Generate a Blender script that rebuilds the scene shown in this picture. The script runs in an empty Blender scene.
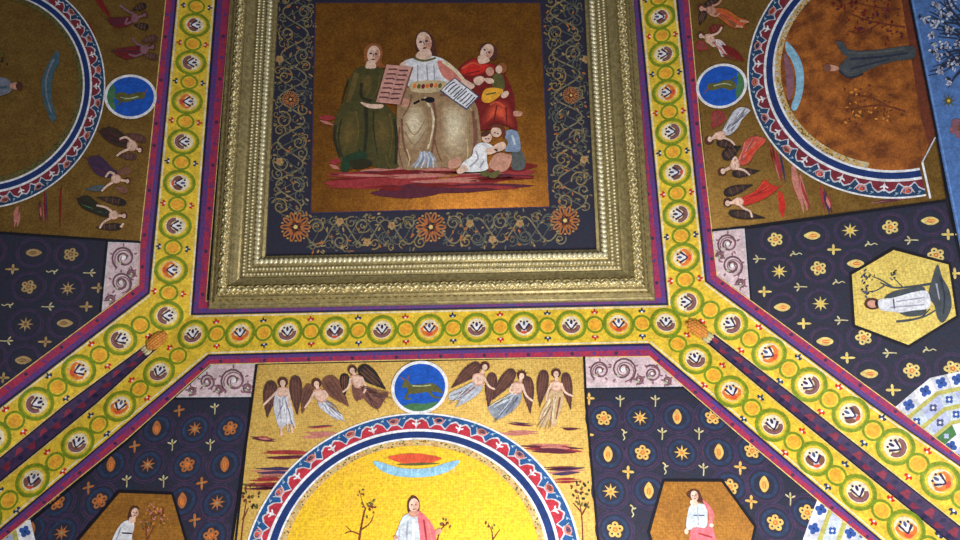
import bpy, math, random
from mathutils import Vector as Vec, Matrix
random.seed(7)
S_ = bpy.context.scene
COL = S_.collection

# ------------------------------------------------------------------ camera, world, lights, exposure
FPX = 800.0                      # focal length in pixels at 960 wide
EYE = Vec((0, 0, 1.6)); TOP = 7.6
_d = Vec((434-480, 270+2512, -FPX)).normalized()
_x = Vec((1, .029, 0)); _x.z = (_x.x*_d.x+_x.y*_d.y)/(-_d.z); _x.normalize()
_Y = -_d; _Z = _x.cross(_Y)
cam = bpy.data.cameras.new('camera'); camo = bpy.data.objects.new('camera', cam); COL.objects.link(camo)
cam.sensor_width = 36; cam.lens = FPX/960*36; cam.clip_end = 200
camo.matrix_world = Matrix.Translation(EYE) @ Matrix((_x, _Y, _Z)).to_4x4()
S_.camera = camo
R3 = Matrix((_x, _Y, _Z))

world = bpy.data.worlds.new('room_light'); S_.world = world; world.use_nodes = True
world.node_tree.nodes['Background'].inputs[0].default_value = (.80, .86, 1.0, 1)
world.node_tree.nodes['Background'].inputs[1].default_value = .115

def area(name, loc, aim, size, power, col):
    l = bpy.data.lights.new(name, 'AREA'); l.shape = 'DISK'; l.size = size; l.energy = power; l.color = col
    o = bpy.data.objects.new(name, l); COL.objects.link(o); o.location = loc
    o.rotation_euler = (Vec(aim)-Vec(loc)).to_track_quat('-Z', 'Y').to_euler()
    return o
area('gold_highlight_fill', (-.5, -3.1, 2.4), (-.3, -.7, 7.6), .9, 46, (1, .94, .84))  # added unseen light, placed so the gold leaf catches a highlight
area('south_fill', (.55, 1.55, 3.7), (.2, .7, 7.3), 1.3, 275, (1, .98, .94))  # added unseen light that brightens the south side; not a lamp of the room
area('east_fill', (3.4, -.6, 4.0), (2.2, -.6, 7.2), 1.4, 38, (.92, .96, 1))  # unseen area light aimed up at the east cove; no window there

vs = S_.view_settings
vs.view_transform = 'Standard'; vs.look = 'None'; vs.gamma = 1; vs.use_curve_mapping = False; vs.exposure = 0.14

# ------------------------------------------------------------------ planes of the vault
class Plane:
    def __init__(s, p, n):
        s.p = Vec(p); s.n = Vec(n).normalized()
        if s.n.z > 0: s.n = -s.n
    def hit(s, x, y):
        r = R3 @ Vec((x-480, 270-y, -FPX))
        t = (s.p-EYE).dot(s.n)/r.dot(s.n)
        return EYE+r*t, t
    def __call__(s, x, y, off=0.0):
        return s.hit(x, y)[0]+s.n*off
CEIL = Plane((0, 0, TOP), (0, 0, -1))
SW, SE, NW, NE = CEIL(191, 316), CEIL(668.7, 306), CEIL(215, 0), CEIL(640, 0)
_t = .27
_fs = (SE-SW).normalized()
_out = Vec((0, 0, 1)).cross(_fs)
if _out.y < 0: _out = -_out
SOUTH = Plane(SW, _fs.cross(_out+Vec((0, 0, -_t))))
WEST = Plane(SW, (NW-SW).cross(SOUTH(0, 470)-SW))
EAST = Plane(SE, (NE-SE).cross(SOUTH(935, 522)-SE))
_h0, _h1 = EAST(909, 0), EAST(960, 255)
_hd = (_h1-_h0).normalized()
_eo = EAST.n.cross(_hd)
if _eo.x < 0: _eo = -_eo
BLUE = Plane(_h0, _hd.cross(_eo*.75+Vec((0, 0, -.66))))
VAULT = (CEIL, SOUTH, WEST, EAST)
def plane_at(x, y):
    return min(VAULT, key=lambda p: p.hit(x, y)[1])
def V(x, y, off=0.0):
    return plane_at(x, y)(x, y, off)

# ------------------------------------------------------------------ materials
PAL = dict(
 yellow=(232,196,58), yellow2=(240,172,52), green=(122,142,26), green2=(150,160,40), cream=(238,224,188), brown=(128,84,68), orange=(226,122,50),
 purple=(58,40,78), white=(236,236,240), white2=(205,205,215), crimson=(172,46,66), crimson2=(190,58,90), violet=(74,62,128), indigo=(38,36,74),
 black=(18,16,26), navy=(35,42,60), navyring=(58,50,76), navyblue=(42,58,90), plum=(74,46,70), gold=(212,168,70), goldpale=(226,200,122),
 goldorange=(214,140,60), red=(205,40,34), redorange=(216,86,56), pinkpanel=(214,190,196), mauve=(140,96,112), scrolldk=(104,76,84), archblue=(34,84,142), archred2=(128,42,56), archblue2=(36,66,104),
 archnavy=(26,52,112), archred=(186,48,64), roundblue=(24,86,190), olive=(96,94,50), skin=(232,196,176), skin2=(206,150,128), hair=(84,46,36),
 hairred=(150,88,44), dress=(74,70,34), dressdk=(46,44,26), dressolive=(104,86,42), beige=(206,184,144), beige2=(160,130,96), beige3=(226,210,178), tablet=(208,152,140),
 ink=(96,56,60), inkblue=(78,84,120), robered=(206,42,34), robedk=(120,26,26), kidblue=(132,150,180), kidgrey=(88,92,92), cloudred=(158,52,56),
 clouddk=(92,36,54), cloudpink=(196,124,112), wing=(84,54,52), wing2=(122,80,64), wingdk=(44,36,36), gownw=(226,226,234), gowng=(166,166,184), gowngr=(120,124,140),
 gownb=(134,88,78), gownt=(196,156,110), gownr=(206,60,44), gownp=(214,130,116), gowno=(176,100,36), lightblue=(142,192,220), rust=(112,54,36), figgrey=(72,78,84),
 skyblue=(84,124,190), skyblue2=(110,150,214), blossom=(206,214,232), branch=(44,50,70), pale=(200,190,148), wine=(132,44,66), strip=(66,48,84), fadegold=(168,140,96), fadeor=(176,108,60), mosaicbase=(204,172,112), flowerS=(224,180,98), linegreen=(186,180,96), flowerW=(176,146,98), flowerW2=(126,92,62), arab=(132,122,92), arab2=(150,126,80), arab3=(92,94,88),
 greentile=(70,120,70), lilac=(180,186,222), tileblue=(50,84,160), grass=(70,120,80), teal=(66,96,110), pinkrobe=(222,110,120), whitegrey=(196,206,214), palegreen=(176,190,150), hole=(190,140,60),
 darkgold=(96,62,38), darkgreen=(36,62,40), plaster=(60,50,48))
def lin(c):
    return tuple((v/255/12.92 if v/255 <= .04045 else ((v/255+.055)/1.055)**2.4) for v in c)
MATS = {}
def mixc(a, b, t):
    k = '%s_%s_%d' % (a, b, round(t*100))
    if k not in PAL: PAL[k] = tuple(PAL[a][i]*(1-t)+PAL[b][i]*t for i in range(3))
    return k
def nodes_for(name):
    m = bpy.data.materials.new(name); m.use_nodes = True
    nt = m.node_tree; return m, nt, nt.nodes['Principled BSDF']
def mottle(nt, coord, base, amount, s1, s2, tint):
    """base colour worn and mottled by two noises"""
    N, L = nt.nodes, nt.links
    a = N.new('ShaderNodeTexNoise'); a.inputs['Scale'].default_value = s1; a.inputs['Detail'].default_value = 3
    b = N.new('ShaderNodeTexNoise'); b.inputs['Scale'].default_value = s2; b.inputs['Detail'].default_value = 4
    L.new(coord, a.inputs['Vector']); L.new(coord, b.inputs['Vector'])
    ra = N.new('ShaderNodeMapRange'); ra.inputs[1].default_value = .32; ra.inputs[2].default_value = .68; ra.inputs[3].default_value = 1-amount; ra.inputs[4].default_value = 1+amount
    rb = N.new('ShaderNodeMapRange'); rb.inputs[1].default_value = .35; rb.inputs[2].default_value = .65; rb.inputs[3].default_value = 0; rb.inputs[4].default_value = 1
    L.new(a.outputs[0], ra.inputs[0]); L.new(b.outputs[0], rb.inputs[0])
    mx = N.new('ShaderNodeMix'); mx.data_type = 'RGBA'; mx.inputs[6].default_value = (*base, 1); mx.inputs[7].default_value = (*tint, 1)
    L.new(rb.outputs[0], mx.inputs[0])
    mu = N.new('ShaderNodeVectorMath'); mu.operation = 'SCALE'
    L.new(mx.outputs[2], mu.inputs[0]); L.new(ra.outputs[0], mu.inputs['Scale'])
    return mu.outputs[0]
GOLDS = ('gold', 'goldpale', 'goldpaint', 'goldlunette', 'goldside', 'goldrust')
def mat(key):
    if key in MATS: return MATS[key]
    m, nt, b = nodes_for('paint_'+key); N, L = nt.nodes, nt.links
    tc = N.new('ShaderNodeTexCoord'); co = tc.outputs['Object']
    geo = N.new('ShaderNodeNewGeometry')
    if key == 'moulding' or key == 'mouldbright' or key == 'mouldshade' or key == 'mouldleaf':
        c = {'mouldleaf': (214,196,140), 'moulding': (168,152,104), 'mouldbright': (240,230,190), 'mouldshade': (96,78,46)}[key]
        c = lin(c); o = mottle(nt, geo.outputs['Position'], c, .25, 30, 90, tuple(v*.6 for v in c))
        L.new(o, b.inputs['Base Color']); b.inputs['Metallic'].default_value = .4; b.inputs['Roughness'].default_value = .34
    elif key in ('goldpaint', 'goldlunette', 'goldside', 'goldrust', 'goldpanel', 'goldhex', 'goldhexdark'):
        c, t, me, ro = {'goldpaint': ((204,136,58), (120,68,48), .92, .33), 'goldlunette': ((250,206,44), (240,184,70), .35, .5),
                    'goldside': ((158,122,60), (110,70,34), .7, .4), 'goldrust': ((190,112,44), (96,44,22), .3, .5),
                    'goldpanel': ((232,194,104), (206,156,74), .35, .42), 'goldhex': ((232,208,110), (214,176,80), .3, .5), 'goldhexdark': ((190,130,54), (140,90,44), .5, .45)}[key]  # goldside darker, goldpanel paler: uneven light put into colour of one gold leaf
        c = lin(c); t = lin(t)
        o = mottle(nt, geo.outputs['Position'], c, .26, 60, 9, tuple(c[i]*(.2 if key == 'goldrust' else .62)+t[i]*(.8 if key == 'goldrust' else .38) for i in range(3)))
        # beaten leaf squares: a faint grid of joints
        br = N.new('ShaderNodeTexBrick'); br.offset = 0; br.squash = 1
        br.inputs['Scale'].default_value = 1; br.inputs['Brick Width'].default_value = .017; br.inputs['Row Height'].default_value = .017
        br.inputs['Mortar Size'].default_value = .0022; br.inputs['Mortar Smooth'].default_value = .6
        br.inputs['Color1'].default_value = (1, 1, 1, 1); br.inputs['Color2'].default_value = (.94, .94, .94, 1); br.inputs['Mortar'].default_value = (.84, .80, .74, 1)
        L.new(geo.outputs['Position'], br.inputs['Vector'])
        mu = N.new('ShaderNodeVectorMath'); mu.operation = 'MULTIPLY'
        L.new(o, mu.inputs[0]); L.new(br.outputs['Color'], mu.inputs[1]); L.new(mu.outputs[0], b.inputs['Base Color'])
        b.inputs['Metallic'].default_value = me; b.inputs['Roughness'].default_value = ro
    else:
        c = lin(PAL[key]); t = tuple(v*.72 for v in c)
        if key in ('crimson', 'crimson2'): t = lin((132, 48, 96))
        if key == 'violet': t = lin((110, 50, 110))
        if key == 'navy': t = lin((44, 38, 54))
        if key == 'plum': t = lin((46, 44, 84))
        o = mottle(nt, geo.outputs['Position'], c, .2, 70, 22, t)
        L.new(o, b.inputs['Base Color']); b.inputs['Roughness'].default_value = .62
        if 'Specular IOR Level' in b.inputs: b.inputs['Specular IOR Level'].default_value = .3
    MATS[key] = m
    return m

# ------------------------------------------------------------------ 2-D shapes (pattern outlines), mapped onto a surface
def crom(pts, n, closed=True):
    if n <= 1: return list(pts)
    out = []; k = len(pts)
    for i in range(k if closed else k-1):
        if closed: p = [pts[(i+j-1) % k] for j in range(4)]
        else: p = [pts[max(0, min(k-1, i+j-1))] for j in range(4)]
        for s in range(n):
            t = s/n
            out.append(tuple(.5*((2*p[1][a])+(-p[0][a]+p[2][a])*t+(2*p[0][a]-5*p[1][a]+4*p[2][a]-p[3][a])*t*t+(-p[0][a]+3*p[1][a]-3*p[2][a]+p[3][a])*t**3) for a in (0, 1)))
    if not closed: out.append(tuple(pts[-1]))
    return out
def P(m, pts, sm=0):
    q = crom(pts, sm) if sm else list(pts)
    return (m, q, [tuple(range(len(q)))])
def Pf(m, flat, sm=4):
    return P(m, [(flat[i], flat[i+1]) for i in range(0, len(flat), 2)], sm)
def El(m, cx, cy, rx, ry=None, rot=0, n=20, a0=0, a1=360):
    ry = rx if ry is None else ry; c, s = math.cos(math.radians(rot)), math.sin(math.radians(rot)); q = []
    full = a1-a0 >= 360
    for i in range(n if full else n+1):
        a = math.radians(a0+(a1-a0)*i/n); x, y = rx*math.cos(a), ry*math.sin(a)
        q.append((cx+x*c-y*s, cy+x*s+y*c))
    return P(m, q)
def Rg(m, cx, cy, rx, ry, w, n=32):
    v = []; f = []
    for i in range(n):
        a = 2*math.pi*i/n; c, s = math.cos(a), math.sin(a)
        v += [(cx+rx*c, cy+ry*s), (cx+(rx-w)*c, cy+(ry-w)*s)]
        j = (i+1) % n; f.append((2*i, 2*j, 2*j+1, 2*i+1))
    return (m, v, f)
def K(m, pts, w, w2=None, sm=4, closed=False):
    """brush stroke: width w at the start and middle, w2 at the end"""
    w2 = w if w2 is None else w2
    q = crom(pts, sm, closed); n = len(q); v = []; f = []
    for i, (x, y) in enumerate(q):
        if closed: a, b = q[i-1], q[(i+1) % n]
        else: a, b = q[max(0, i-1)], q[min(n-1, i+1)]
        dx, dy = b[0]-a[0], b[1]-a[1]; l = math.hypot(dx, dy) or 1
        ww = (w+(w2-w)*(i/(n-1)))/2
        v += [(x-dy/l*ww, y+dx/l*ww), (x+dy/l*ww, y-dx/l*ww)]
    for i in range(n if closed else n-1):
        j = (i+1) % n; f.append((2*i, 2*i+1, 2*j+1, 2*j))
    return (m, v, f)
def Kf(m, flat, w, w2=None, sm=4):
    return K(m, [(flat[i], flat[i+1]) for i in range(0, len(flat), 2)], w, w2, sm)
def lens(m, x0, y0, x1, y1, h):
    mx, my = (x0+x1)/2, (y0+y1)/2; dx, dy = x1-x0, y1-y0; l = math.hypot(dx, dy)
    nx, ny = -dy/l*h/2, dx/l*h/2
    return P(m, [(x0, y0), (x0+dx*.25+nx*.8, y0+dy*.25+ny*.8), (mx+nx, my+ny), (x0+dx*.8+nx*.5, y0+dy*.8+ny*.5), (x1, y1), (x0+dx*.7-nx*.8, y0+dy*.7-ny*.8), (mx-nx*.9, my-ny*.9), (x0+dx*.2-nx*.5, y0+dy*.2-ny*.5)], 3)
def spiral(m, cx, cy, r, a0, turns, w, sgn=1, k=.12):
    q = []; n = int(14*turns)
    for i in range(n+1):
        t = i/n; a = a0+sgn*turns*2*math.pi*t; rr = r*(1-t*(1-k)); q.append((cx+rr*math.cos(a), cy+rr*math.sin(a)))
    return K(m, q, w, w*.8, 1)
def grad(c1, c2, shape, n=5, to=(0, 0), end=.25):
    """brushwork that turns from c1 at the outline to c2 inside"""
    m, v, f = shape; cx = sum(p[0] for p in v)/len(v)+to[0]; cy = sum(p[1] for p in v)/len(v)+to[1]; out = []
    for i in range(n):
        k = 1-(1-end)*i/(n-1); out.append((mixc(c1, c2, i/(n-1)), [(cx+(x-cx)*k, cy+(y-cy)*k) for x, y in v], f))
    return out
def shred(shapes, n=5, seed=1):
    """ragged streaks instead of one smooth lens"""
    rn = random.Random(seed); out = []; cs = ('cloudred', 'clouddk', 'plum', 'cloudpink')
    for m, v, f in shapes:
        (x0, y0), (x1, y1) = v[0], v[12]; h = math.hypot(v[6][0]-v[18][0], v[6][1]-v[18][1]); L = math.hypot(x1-x0, y1-y0); nx, ny = -(y1-y0)/L, (x1-x0)/L
        for i in range(n):
            w = rn.uniform(-.42, .42)*h; a = rn.uniform(0, .35)*(i > 0); b = rn.uniform(.65, 1) if i else 1
            out.append(lens(m if rn.random() < .7 else rn.choice(cs), x0+(x1-x0)*a+nx*w, y0+(y1-y0)*a+ny*w, x0+(x1-x0)*b+nx*w, y0+(y1-y0)*b+ny*w, max(1.2, h*rn.uniform(.25, .6))))
    return out
def xf(shapes, cx, cy, s=1, rot=0, sx=1):
    c, n = math.cos(math.radians(rot))*s, math.sin(math.radians(rot))*s
    return [(m, [(cx+x*sx*c-y*n, cy+x*sx*n+y*c) for x, y in v], f) for m, v, f in shapes]

# ------------------------------------------------------------------ objects
STEP = .0025; FINE = .00006
def thing(name, label, cat, at, group=None):
    o = bpy.data.objects.new(name, None); COL.objects.link(o); o.empty_display_size = .1
    o.location = at; o['label'] = label; o['category'] = cat
    if group: o['group'] = group
    ORG[o.name] = Vec(at)
    return o
ORG = {}
def mesh_obj(name, verts, faces, mi, mats, parent=None, smooth=False):
    org = ORG.get(parent.name, Vec((0, 0, 0))) if parent else Vec((0, 0, 0))
    me = bpy.data.meshes.new(name); me.from_pydata([v-org for v in verts], [], faces)
    for k in mats: me.materials.append(mat(k))
    me.polygons.foreach_set('material_index', mi)
    if smooth: me.polygons.foreach_set('use_smooth', [True]*len(me.polygons))
    me.update()
    o = bpy.data.objects.new(name, me); COL.objects.link(o)
    if parent: o.parent = parent; ORG[o.name] = org
    return o
def paint(parent, name, shapes, layer, mp=V, label=None, fine=FINE):
    """one painted part: its shapes laid on the surface one over the other"""
    vs_, fs, mi, mats = [], [], [], []
    for i, (m, v, f) in enumerate(shapes):
        if m not in mats: mats.append(m)
        off = layer*STEP+min(i, 36)*fine; b = len(vs_)
        q = [mp(x, y, off) for x, y in v]
        vs_ += q
        for g in f:
            # face the room
            a, c, d = q[g[0]], q[g[len(g)//3]], q[g[2*len(g)//3]]
            fs.append(tuple(b+k for k in g)); mi.append(mats.index(m))
    o = mesh_obj(name, vs_, fs, mi, mats, parent)
    if label: o['label'] = label
    return o
def local(cx, cy, ax, ay, ua, ub=None, pl=None):
    """a metric frame lying in the surface at pixel (cx, cy); local -y points towards pixel direction (ax, ay)"""
    ub = ua if ub is None else ub
    p = pl or plane_at(cx, cy); C = p(cx, cy); U = (p(cx+ax, cy+ay)-C).normalized(); n = p.n
    X = U.cross(n); 
    # handedness: local +x is to the viewer's right when local -y is up
    t = p(cx-ay, cy+ax)-C
    if X.dot(t) < 0: X = -X
    return lambda x, y, off=0.0: C+X*(x*ua)-U*(y*ub)+n*off
def cen(x, y, pl=None): return (pl or plane_at(x, y))(x, y)

# ------------------------------------------------------------------ setting: the vault shell
def shell():
    up = Vec((0, 0, .14))
    corners = dict(sw=SW, se=SE)
    def ext(p, x, y): return p(x, y)
    nwf = SW+(NW-SW)*1.55; nef = SE+(NE-SE)*1.62
    gsw = SW+(SOUTH(0, 470)-SW)*3.4; gse = SE+(SOUTH(935, 522)-SE)*2.6
    wN = nwf+(gsw-SW); eN0 = BLUE.p-_hd*2.2; eN1 = BLUE.p+_hd*4.2
    polys = [([nwf, nef, SE, SW]), ([SW, SE, gse, gsw]), ([nwf, SW, gsw, wN]), ([nef, eN0, eN1, gse, SE])]
    vs_, fs = [], []
    for q in polys:
        b = len(vs_); n = len(q); vs_ += [Vec(v)+Vec((0, 0, .001)) for v in q]+[Vec(v)+up for v in q]
        fs.append(tuple(range(b, b+n))); fs.append(tuple(range(b+n, b+2*n)))
        for i in range(n): fs.append((b+i, b+(i+1) % n, b+n+(i+1) % n, b+n+i))
    o = mesh_obj('ceiling', vs_, fs, [0]*len(fs), ['plaster']); o['kind'] = 'structure'
    # steep painted face beyond the eastern compartment
    dn = (_eo*.75+Vec((0, 0, -.66))).normalized()
    q = [eN0, eN1, eN1+dn*4.2, eN0+dn*4.2]; th = BLUE.n*-.14
    vs_ = [Vec(v) for v in q]+[Vec(v)+th for v in q]
    fs = [(0, 1, 2, 3), (4, 5, 6, 7)]+[(i, (i+1) % 4, 4+(i+1) % 4, 4+i) for i in range(4)]
    o = mesh_obj('wall_right', vs_, fs, [0]*6, ['skyblue']); o['kind'] = 'structure'
shell()

# ------------------------------------------------------------------ central picture: ground, arabesque border, gilt moulding
def up_line(a, b, y):            # extend a measured edge to another height
    t = (y-a[1])/(b[1]-a[1]); return (a[0]+(b[0]-a[0])*t, y)
A0 = cen(431, 130, CEIL)
pic = thing('framed_ceiling_painting', 'large square painting of women and children seated on clouds in a wide gilt moulded frame', 'painting', A0)
def rect_from(bl, br, tl, tr):
    b1, b2, t1, t2 = CEIL(*bl), CEIL(*br), CEIL(*tl), CEIL(*tr)
    return b1, b2, t1, t2
IN = [CEIL(266, 257), CEIL(596.5, 250.5), CEIL(582.5, -38), CEIL(280.5, -38)]       # inner edge of the moulding
paint(pic, 'border_ground', [P('navy', [(0, 0), (1, 0), (1, 1), (0, 1)])], 1,
      mp=lambda x, y, off: (IN[0].lerp(IN[1], x)).lerp(IN[3].lerp(IN[2], x), y)+Vec((0, 0, -off)), label='dark blue border ground around the picture')
g = paint(pic, 'gold_ground', [P('goldpaint', [(311, 213.5), (549.5, 207.5), (540.5, 3), (315.5, 3)]),], 3, label='gold leaf picture ground, square')
paint(pic, 'edge_line', [K('plum', [(311, 213.5), (549.5, 207.5), (540.5, 3), (315.5, 3)], 1.6, sm=1, closed=True)], 4)

def rosette(r, c1='fadeor', c2='rust', n=10):
    s = []
    for i in range(n):
        a = 2*math.pi*i/n; s += [El(c1, math.cos(a)*r*.62, math.sin(a)*r*.62, r*.36, r*.17, math.degrees(a), 10), El('navy', math.cos(a)*r*.66, math.sin(a)*r*.66, r*.2, r*.06, math.degrees(a), 8), El('fadegold', math.cos(a+.3)*r*.86, math.sin(a+.3)*r*.86, r*.09, r*.07, 0, 8)]
    for i in range(n//2):
        a = 2*math.pi*(i+.5)/(n//2); s.append(El(c2, math.cos(a)*r*.3, math.sin(a)*r*.3, r*.2, r*.07, math.degrees(a), 8))
    s.append(El('goldpale', 0, 0, r*.13)); return s
def small_flower(r, c1='goldpale', c2='orange'):
    s = [El(c1, math.cos(a)*r*.55, math.sin(a)*r*.55, r*.42, n=10) for a in [2*math.pi*i/5+.3 for i in range(5)]]
    s.append(El(c2, 0, 0, r*.3, n=10)); return s
def arab_run(p0, p1, halfw, count, seed):
    """scrolling stems between two points"""
    rnd = random.Random(seed); s = []; cols = ['arab', 'arab2', 'arab3', 'arab']
    dx, dy = p1[0]-p0[0], p1[1]-p0[1]; L = math.hypot(dx, dy); ux, uy = dx/L, dy/L; nx, ny = -uy, ux
    def at(t, w): return (p0[0]+ux*t*L+nx*w*halfw, p0[1]+uy*t*L+ny*w*halfw)
    N = count*12
    for ph, c, w in ((0, 'arab', 1.5), (math.pi, 'arab3', 1.3), (math.pi/2, 'arab3', 1.1)):
        s.append(K(c, [at(j/N, .62*math.sin(ph+j/N*count*math.pi)) for j in range(N+1)], w, w, 1))
    for i in range(count):
        t = (i+.5)/count; sg = 1 if i % 2 else -1
        for (dt, ww, rr, tn, wd) in ((0, .40, .42, 1.6, 1.4), (.5, -.55, .30, 1.4, 1.3), (-.25, -.6, .24, 1.2, 1.1), (.25, .72, .2, 1.1, 1.0)):
            x, y = at(t+dt/count, ww*sg); s.append(spiral(cols[rnd.randrange(4)], x, y, halfw*rr, rnd.random()*6, tn, wd, rnd.choice((1, -1))))
        for k in range(16):
            x, y = at(t+rnd.uniform(-.5, .5)/count, rnd.uniform(-.95, .95))
            s.append(El(rnd.choice(['arab', 'arab2', 'arab3', 'fadeor', 'fadegold', 'arab3']), x, y, rnd.uniform(1.4, 3), rnd.uniform(.6, 1.2), rnd.uniform(0, 180), 8))
        for k in range(4):
            x, y = at(t+rnd.uniform(-.5, .5)/count, rnd.uniform(-.9, .9)); s.append(spiral('arab3', x, y, 3, rnd.random()*6, .8, 1.0, rnd.choice((1, -1))))
    return s
for nm, a, b, hw, n_, sd in (('bottom', (306, 235), (420, 231.5), 20, 5, 1), ('bottom2', (442, 231.5), (560, 228.5), 20, 5, 2),
                          ('left', (288, 218), (297.5, -20), 21, 11, 3), ('right', (573, 212), (562, -20), 21.5, 11, 4)):
    paint(pic, 'scrollwork', arab_run(a, b, hw, n_, sd), 3, label='tan scrolling stems on the dark blue border', fine=.00002)
for x, y, r in ((296, 227.5, 16), (431, 227.5, 16), (565, 221, 15.5), (291, 100, 9), (571, 96, 9)):
    paint(pic, 'rosette', xf(rosette(r), x, y), 4.4, label='orange rosette')
for x, y in ((367.5, 242.5), (492.5, 240), (340, 222), (392, 226), (520, 224), (470, 224), (280, 162), (280, 60), (584, 160), (586, 60)):
    paint(pic, 'flower', xf(small_flower(4.4, 'fadegold', 'fadeor'), x, y), 4.4)

def blobs_mesh(items, seg=8, rings=5):
    """many small ellipsoids: (centre, axis vectors) -> verts, faces"""
    vs_, fs = [], []
    for C, a, b_, c in items:
        b = len(vs_); vs_.append(C+c)
        for j in range(1, rings):
            ph = math.pi*j/rings
            for i in range(seg):
                th = 2*math.pi*i/seg; vs_.append(C+a*(math.sin(ph)*math.cos(th))+b_*(math.sin(ph)*math.sin(th))+c*math.cos(ph))
        vs_.append(C-c); last = len(vs_)-1
        for i in range(seg): fs.append((b, b+1+i, b+1+(i+1) % seg))
        for j in range(rings-2):
            for i in range(seg):
                p = b+1+j*seg+i; q = b+1+j*seg+(i+1) % seg; fs.append((p, p+seg, q+seg, q))
        for i in range(seg): fs.append((last, b+1+(rings-2)*seg+(i+1) % seg, b+1+(rings-2)*seg+i))
    return vs_, fs
def moulding():
    c = sum(IN, Vec((0, 0, 0)))/4
    OUT = [CEIL(203, 305), CEIL(656.7, 293)]
    wid = ((OUT[0]-IN[0]).x*-1+(OUT[1]-IN[1]).x+2*abs(OUT[0].y-IN[0].y))/4
    u = wid/61.0
    dirs = [Vec((-1, 1, 0)), Vec((1, 1, 0)), Vec((1, -1, 0)), Vec((-1, -1, 0))]
    prof = [(0, 0), (0, .025), (3, .03), (4, .045), (6, .062), (9, .064), (12, .05), (13, .042), (15, .052), (18, .052), (19.5, .042), (21, .05), (24, .05), (26, .04),
            (27, .055), (29, .06), (33, .075), (36, .095), (37, .088), (39, .108), (43, .116), (47, .106), (49, .086), (50, .095), (52, .09), (54, .066), (57, .048), (58, .052), (60, .048), (61, .03), (61, 0)]
    def pt(k, t, h): return IN[k]+dirs[k]*(t*u)+Vec((0, 0, -h))
    vs_, fs = [], []; n = len(prof)
    for k in range(4): vs_ += [pt(k, t, h) for t, h in prof]
    for k in range(4):
        for i in range(n-1): fs.append((k*n+i, k*n+i+1, ((k+1) % 4)*n+i+1, ((k+1) % 4)*n+i))
    fr = mesh_obj('gilt_frame', vs_, fs, [0]*len(fs), ['moulding'], pic); fr['label'] = 'carved gilt frame moulding'
    ORG[fr.name] = ORG[pic.name]
    def row(name, t, h, pitch, size, m, lbl, tilt=0, alt=False):
        items = []
        for k in range(4):
            a, b = pt(k, t, h), pt((k+1) % 4, t, h); L = (b-a).length; d = (b-a)/L; o_ = Vec((0, 0, 1)).cross(d); cnt = int(L/(pitch*u))
            for i in range(cnt+1):
                C = a+d*(L*i/cnt)
                ang = math.radians(tilt*(1 if (not alt or i % 2) else -1)); A = (d*math.cos(ang)+o_*math.sin(ang)); B = (-d*math.sin(ang)+o_*math.cos(ang))
                sc = 1 if not alt else (.8+.4*((i*7) % 5)/5)
                items.append((C, A*size[0]*u*sc, B*size[1]*u*sc, Vec((0, 0, -size[2]*u))))
        v, f = blobs_mesh(items)
        o = mesh_obj(name, v, f, [0]*len(f), [m], fr, True); o['label'] = lbl
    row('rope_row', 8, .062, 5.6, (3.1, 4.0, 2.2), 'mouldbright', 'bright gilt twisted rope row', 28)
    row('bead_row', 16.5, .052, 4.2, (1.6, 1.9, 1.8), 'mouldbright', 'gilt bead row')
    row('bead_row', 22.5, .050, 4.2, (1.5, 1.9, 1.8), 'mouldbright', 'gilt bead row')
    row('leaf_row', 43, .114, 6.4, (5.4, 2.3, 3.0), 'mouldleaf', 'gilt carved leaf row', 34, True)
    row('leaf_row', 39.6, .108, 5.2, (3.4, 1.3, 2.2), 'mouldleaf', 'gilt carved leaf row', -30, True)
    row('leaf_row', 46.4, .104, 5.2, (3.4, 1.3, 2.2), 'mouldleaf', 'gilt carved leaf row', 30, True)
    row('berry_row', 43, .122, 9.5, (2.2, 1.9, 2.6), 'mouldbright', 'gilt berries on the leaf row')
    row('shade_dab_row', 53, .078, 7.3, (2.0, .8, .8), 'mouldshade', 'dark raised dabs coloured as shade beside the leaf row')  # raised dark dabs: the shade of recesses put into colour
moulding()

# ---- figures of the central picture
def face(cx, cy, r, rot=0, eye='purple', skin='skin', turn=0):
    s = [El(skin, 0, 0, r*.72, r, 0, 18), El('skin2', r*.38, r*.1, r*.28, r*.7, 0, 10),
         El(eye, -r*.32+turn, -r*.08, r*.17, r*.1, 0, 8), El(eye, r*.26+turn, -r*.08, r*.17, r*.1, 0, 8),
         K(eye, [(-r*.02+turn, -r*.1), (0+turn, r*.3)], r*.08, sm=1), El('robedk', turn, r*.55, r*.2, r*.09, 0, 8)]
    return xf(s, cx, cy, 1, rot)
def fig(parent, name, label, body, clothes, layer, hair=None, extra=(), mp=V):
    b = paint(parent, name, body, layer+1, mp, label)
    for nm, sh, ly in clothes: paint(b, nm, sh, layer+ly, mp)
    if hair: paint(b, 'hair', hair, layer+.5, mp)
    return b
PL = 5
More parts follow.
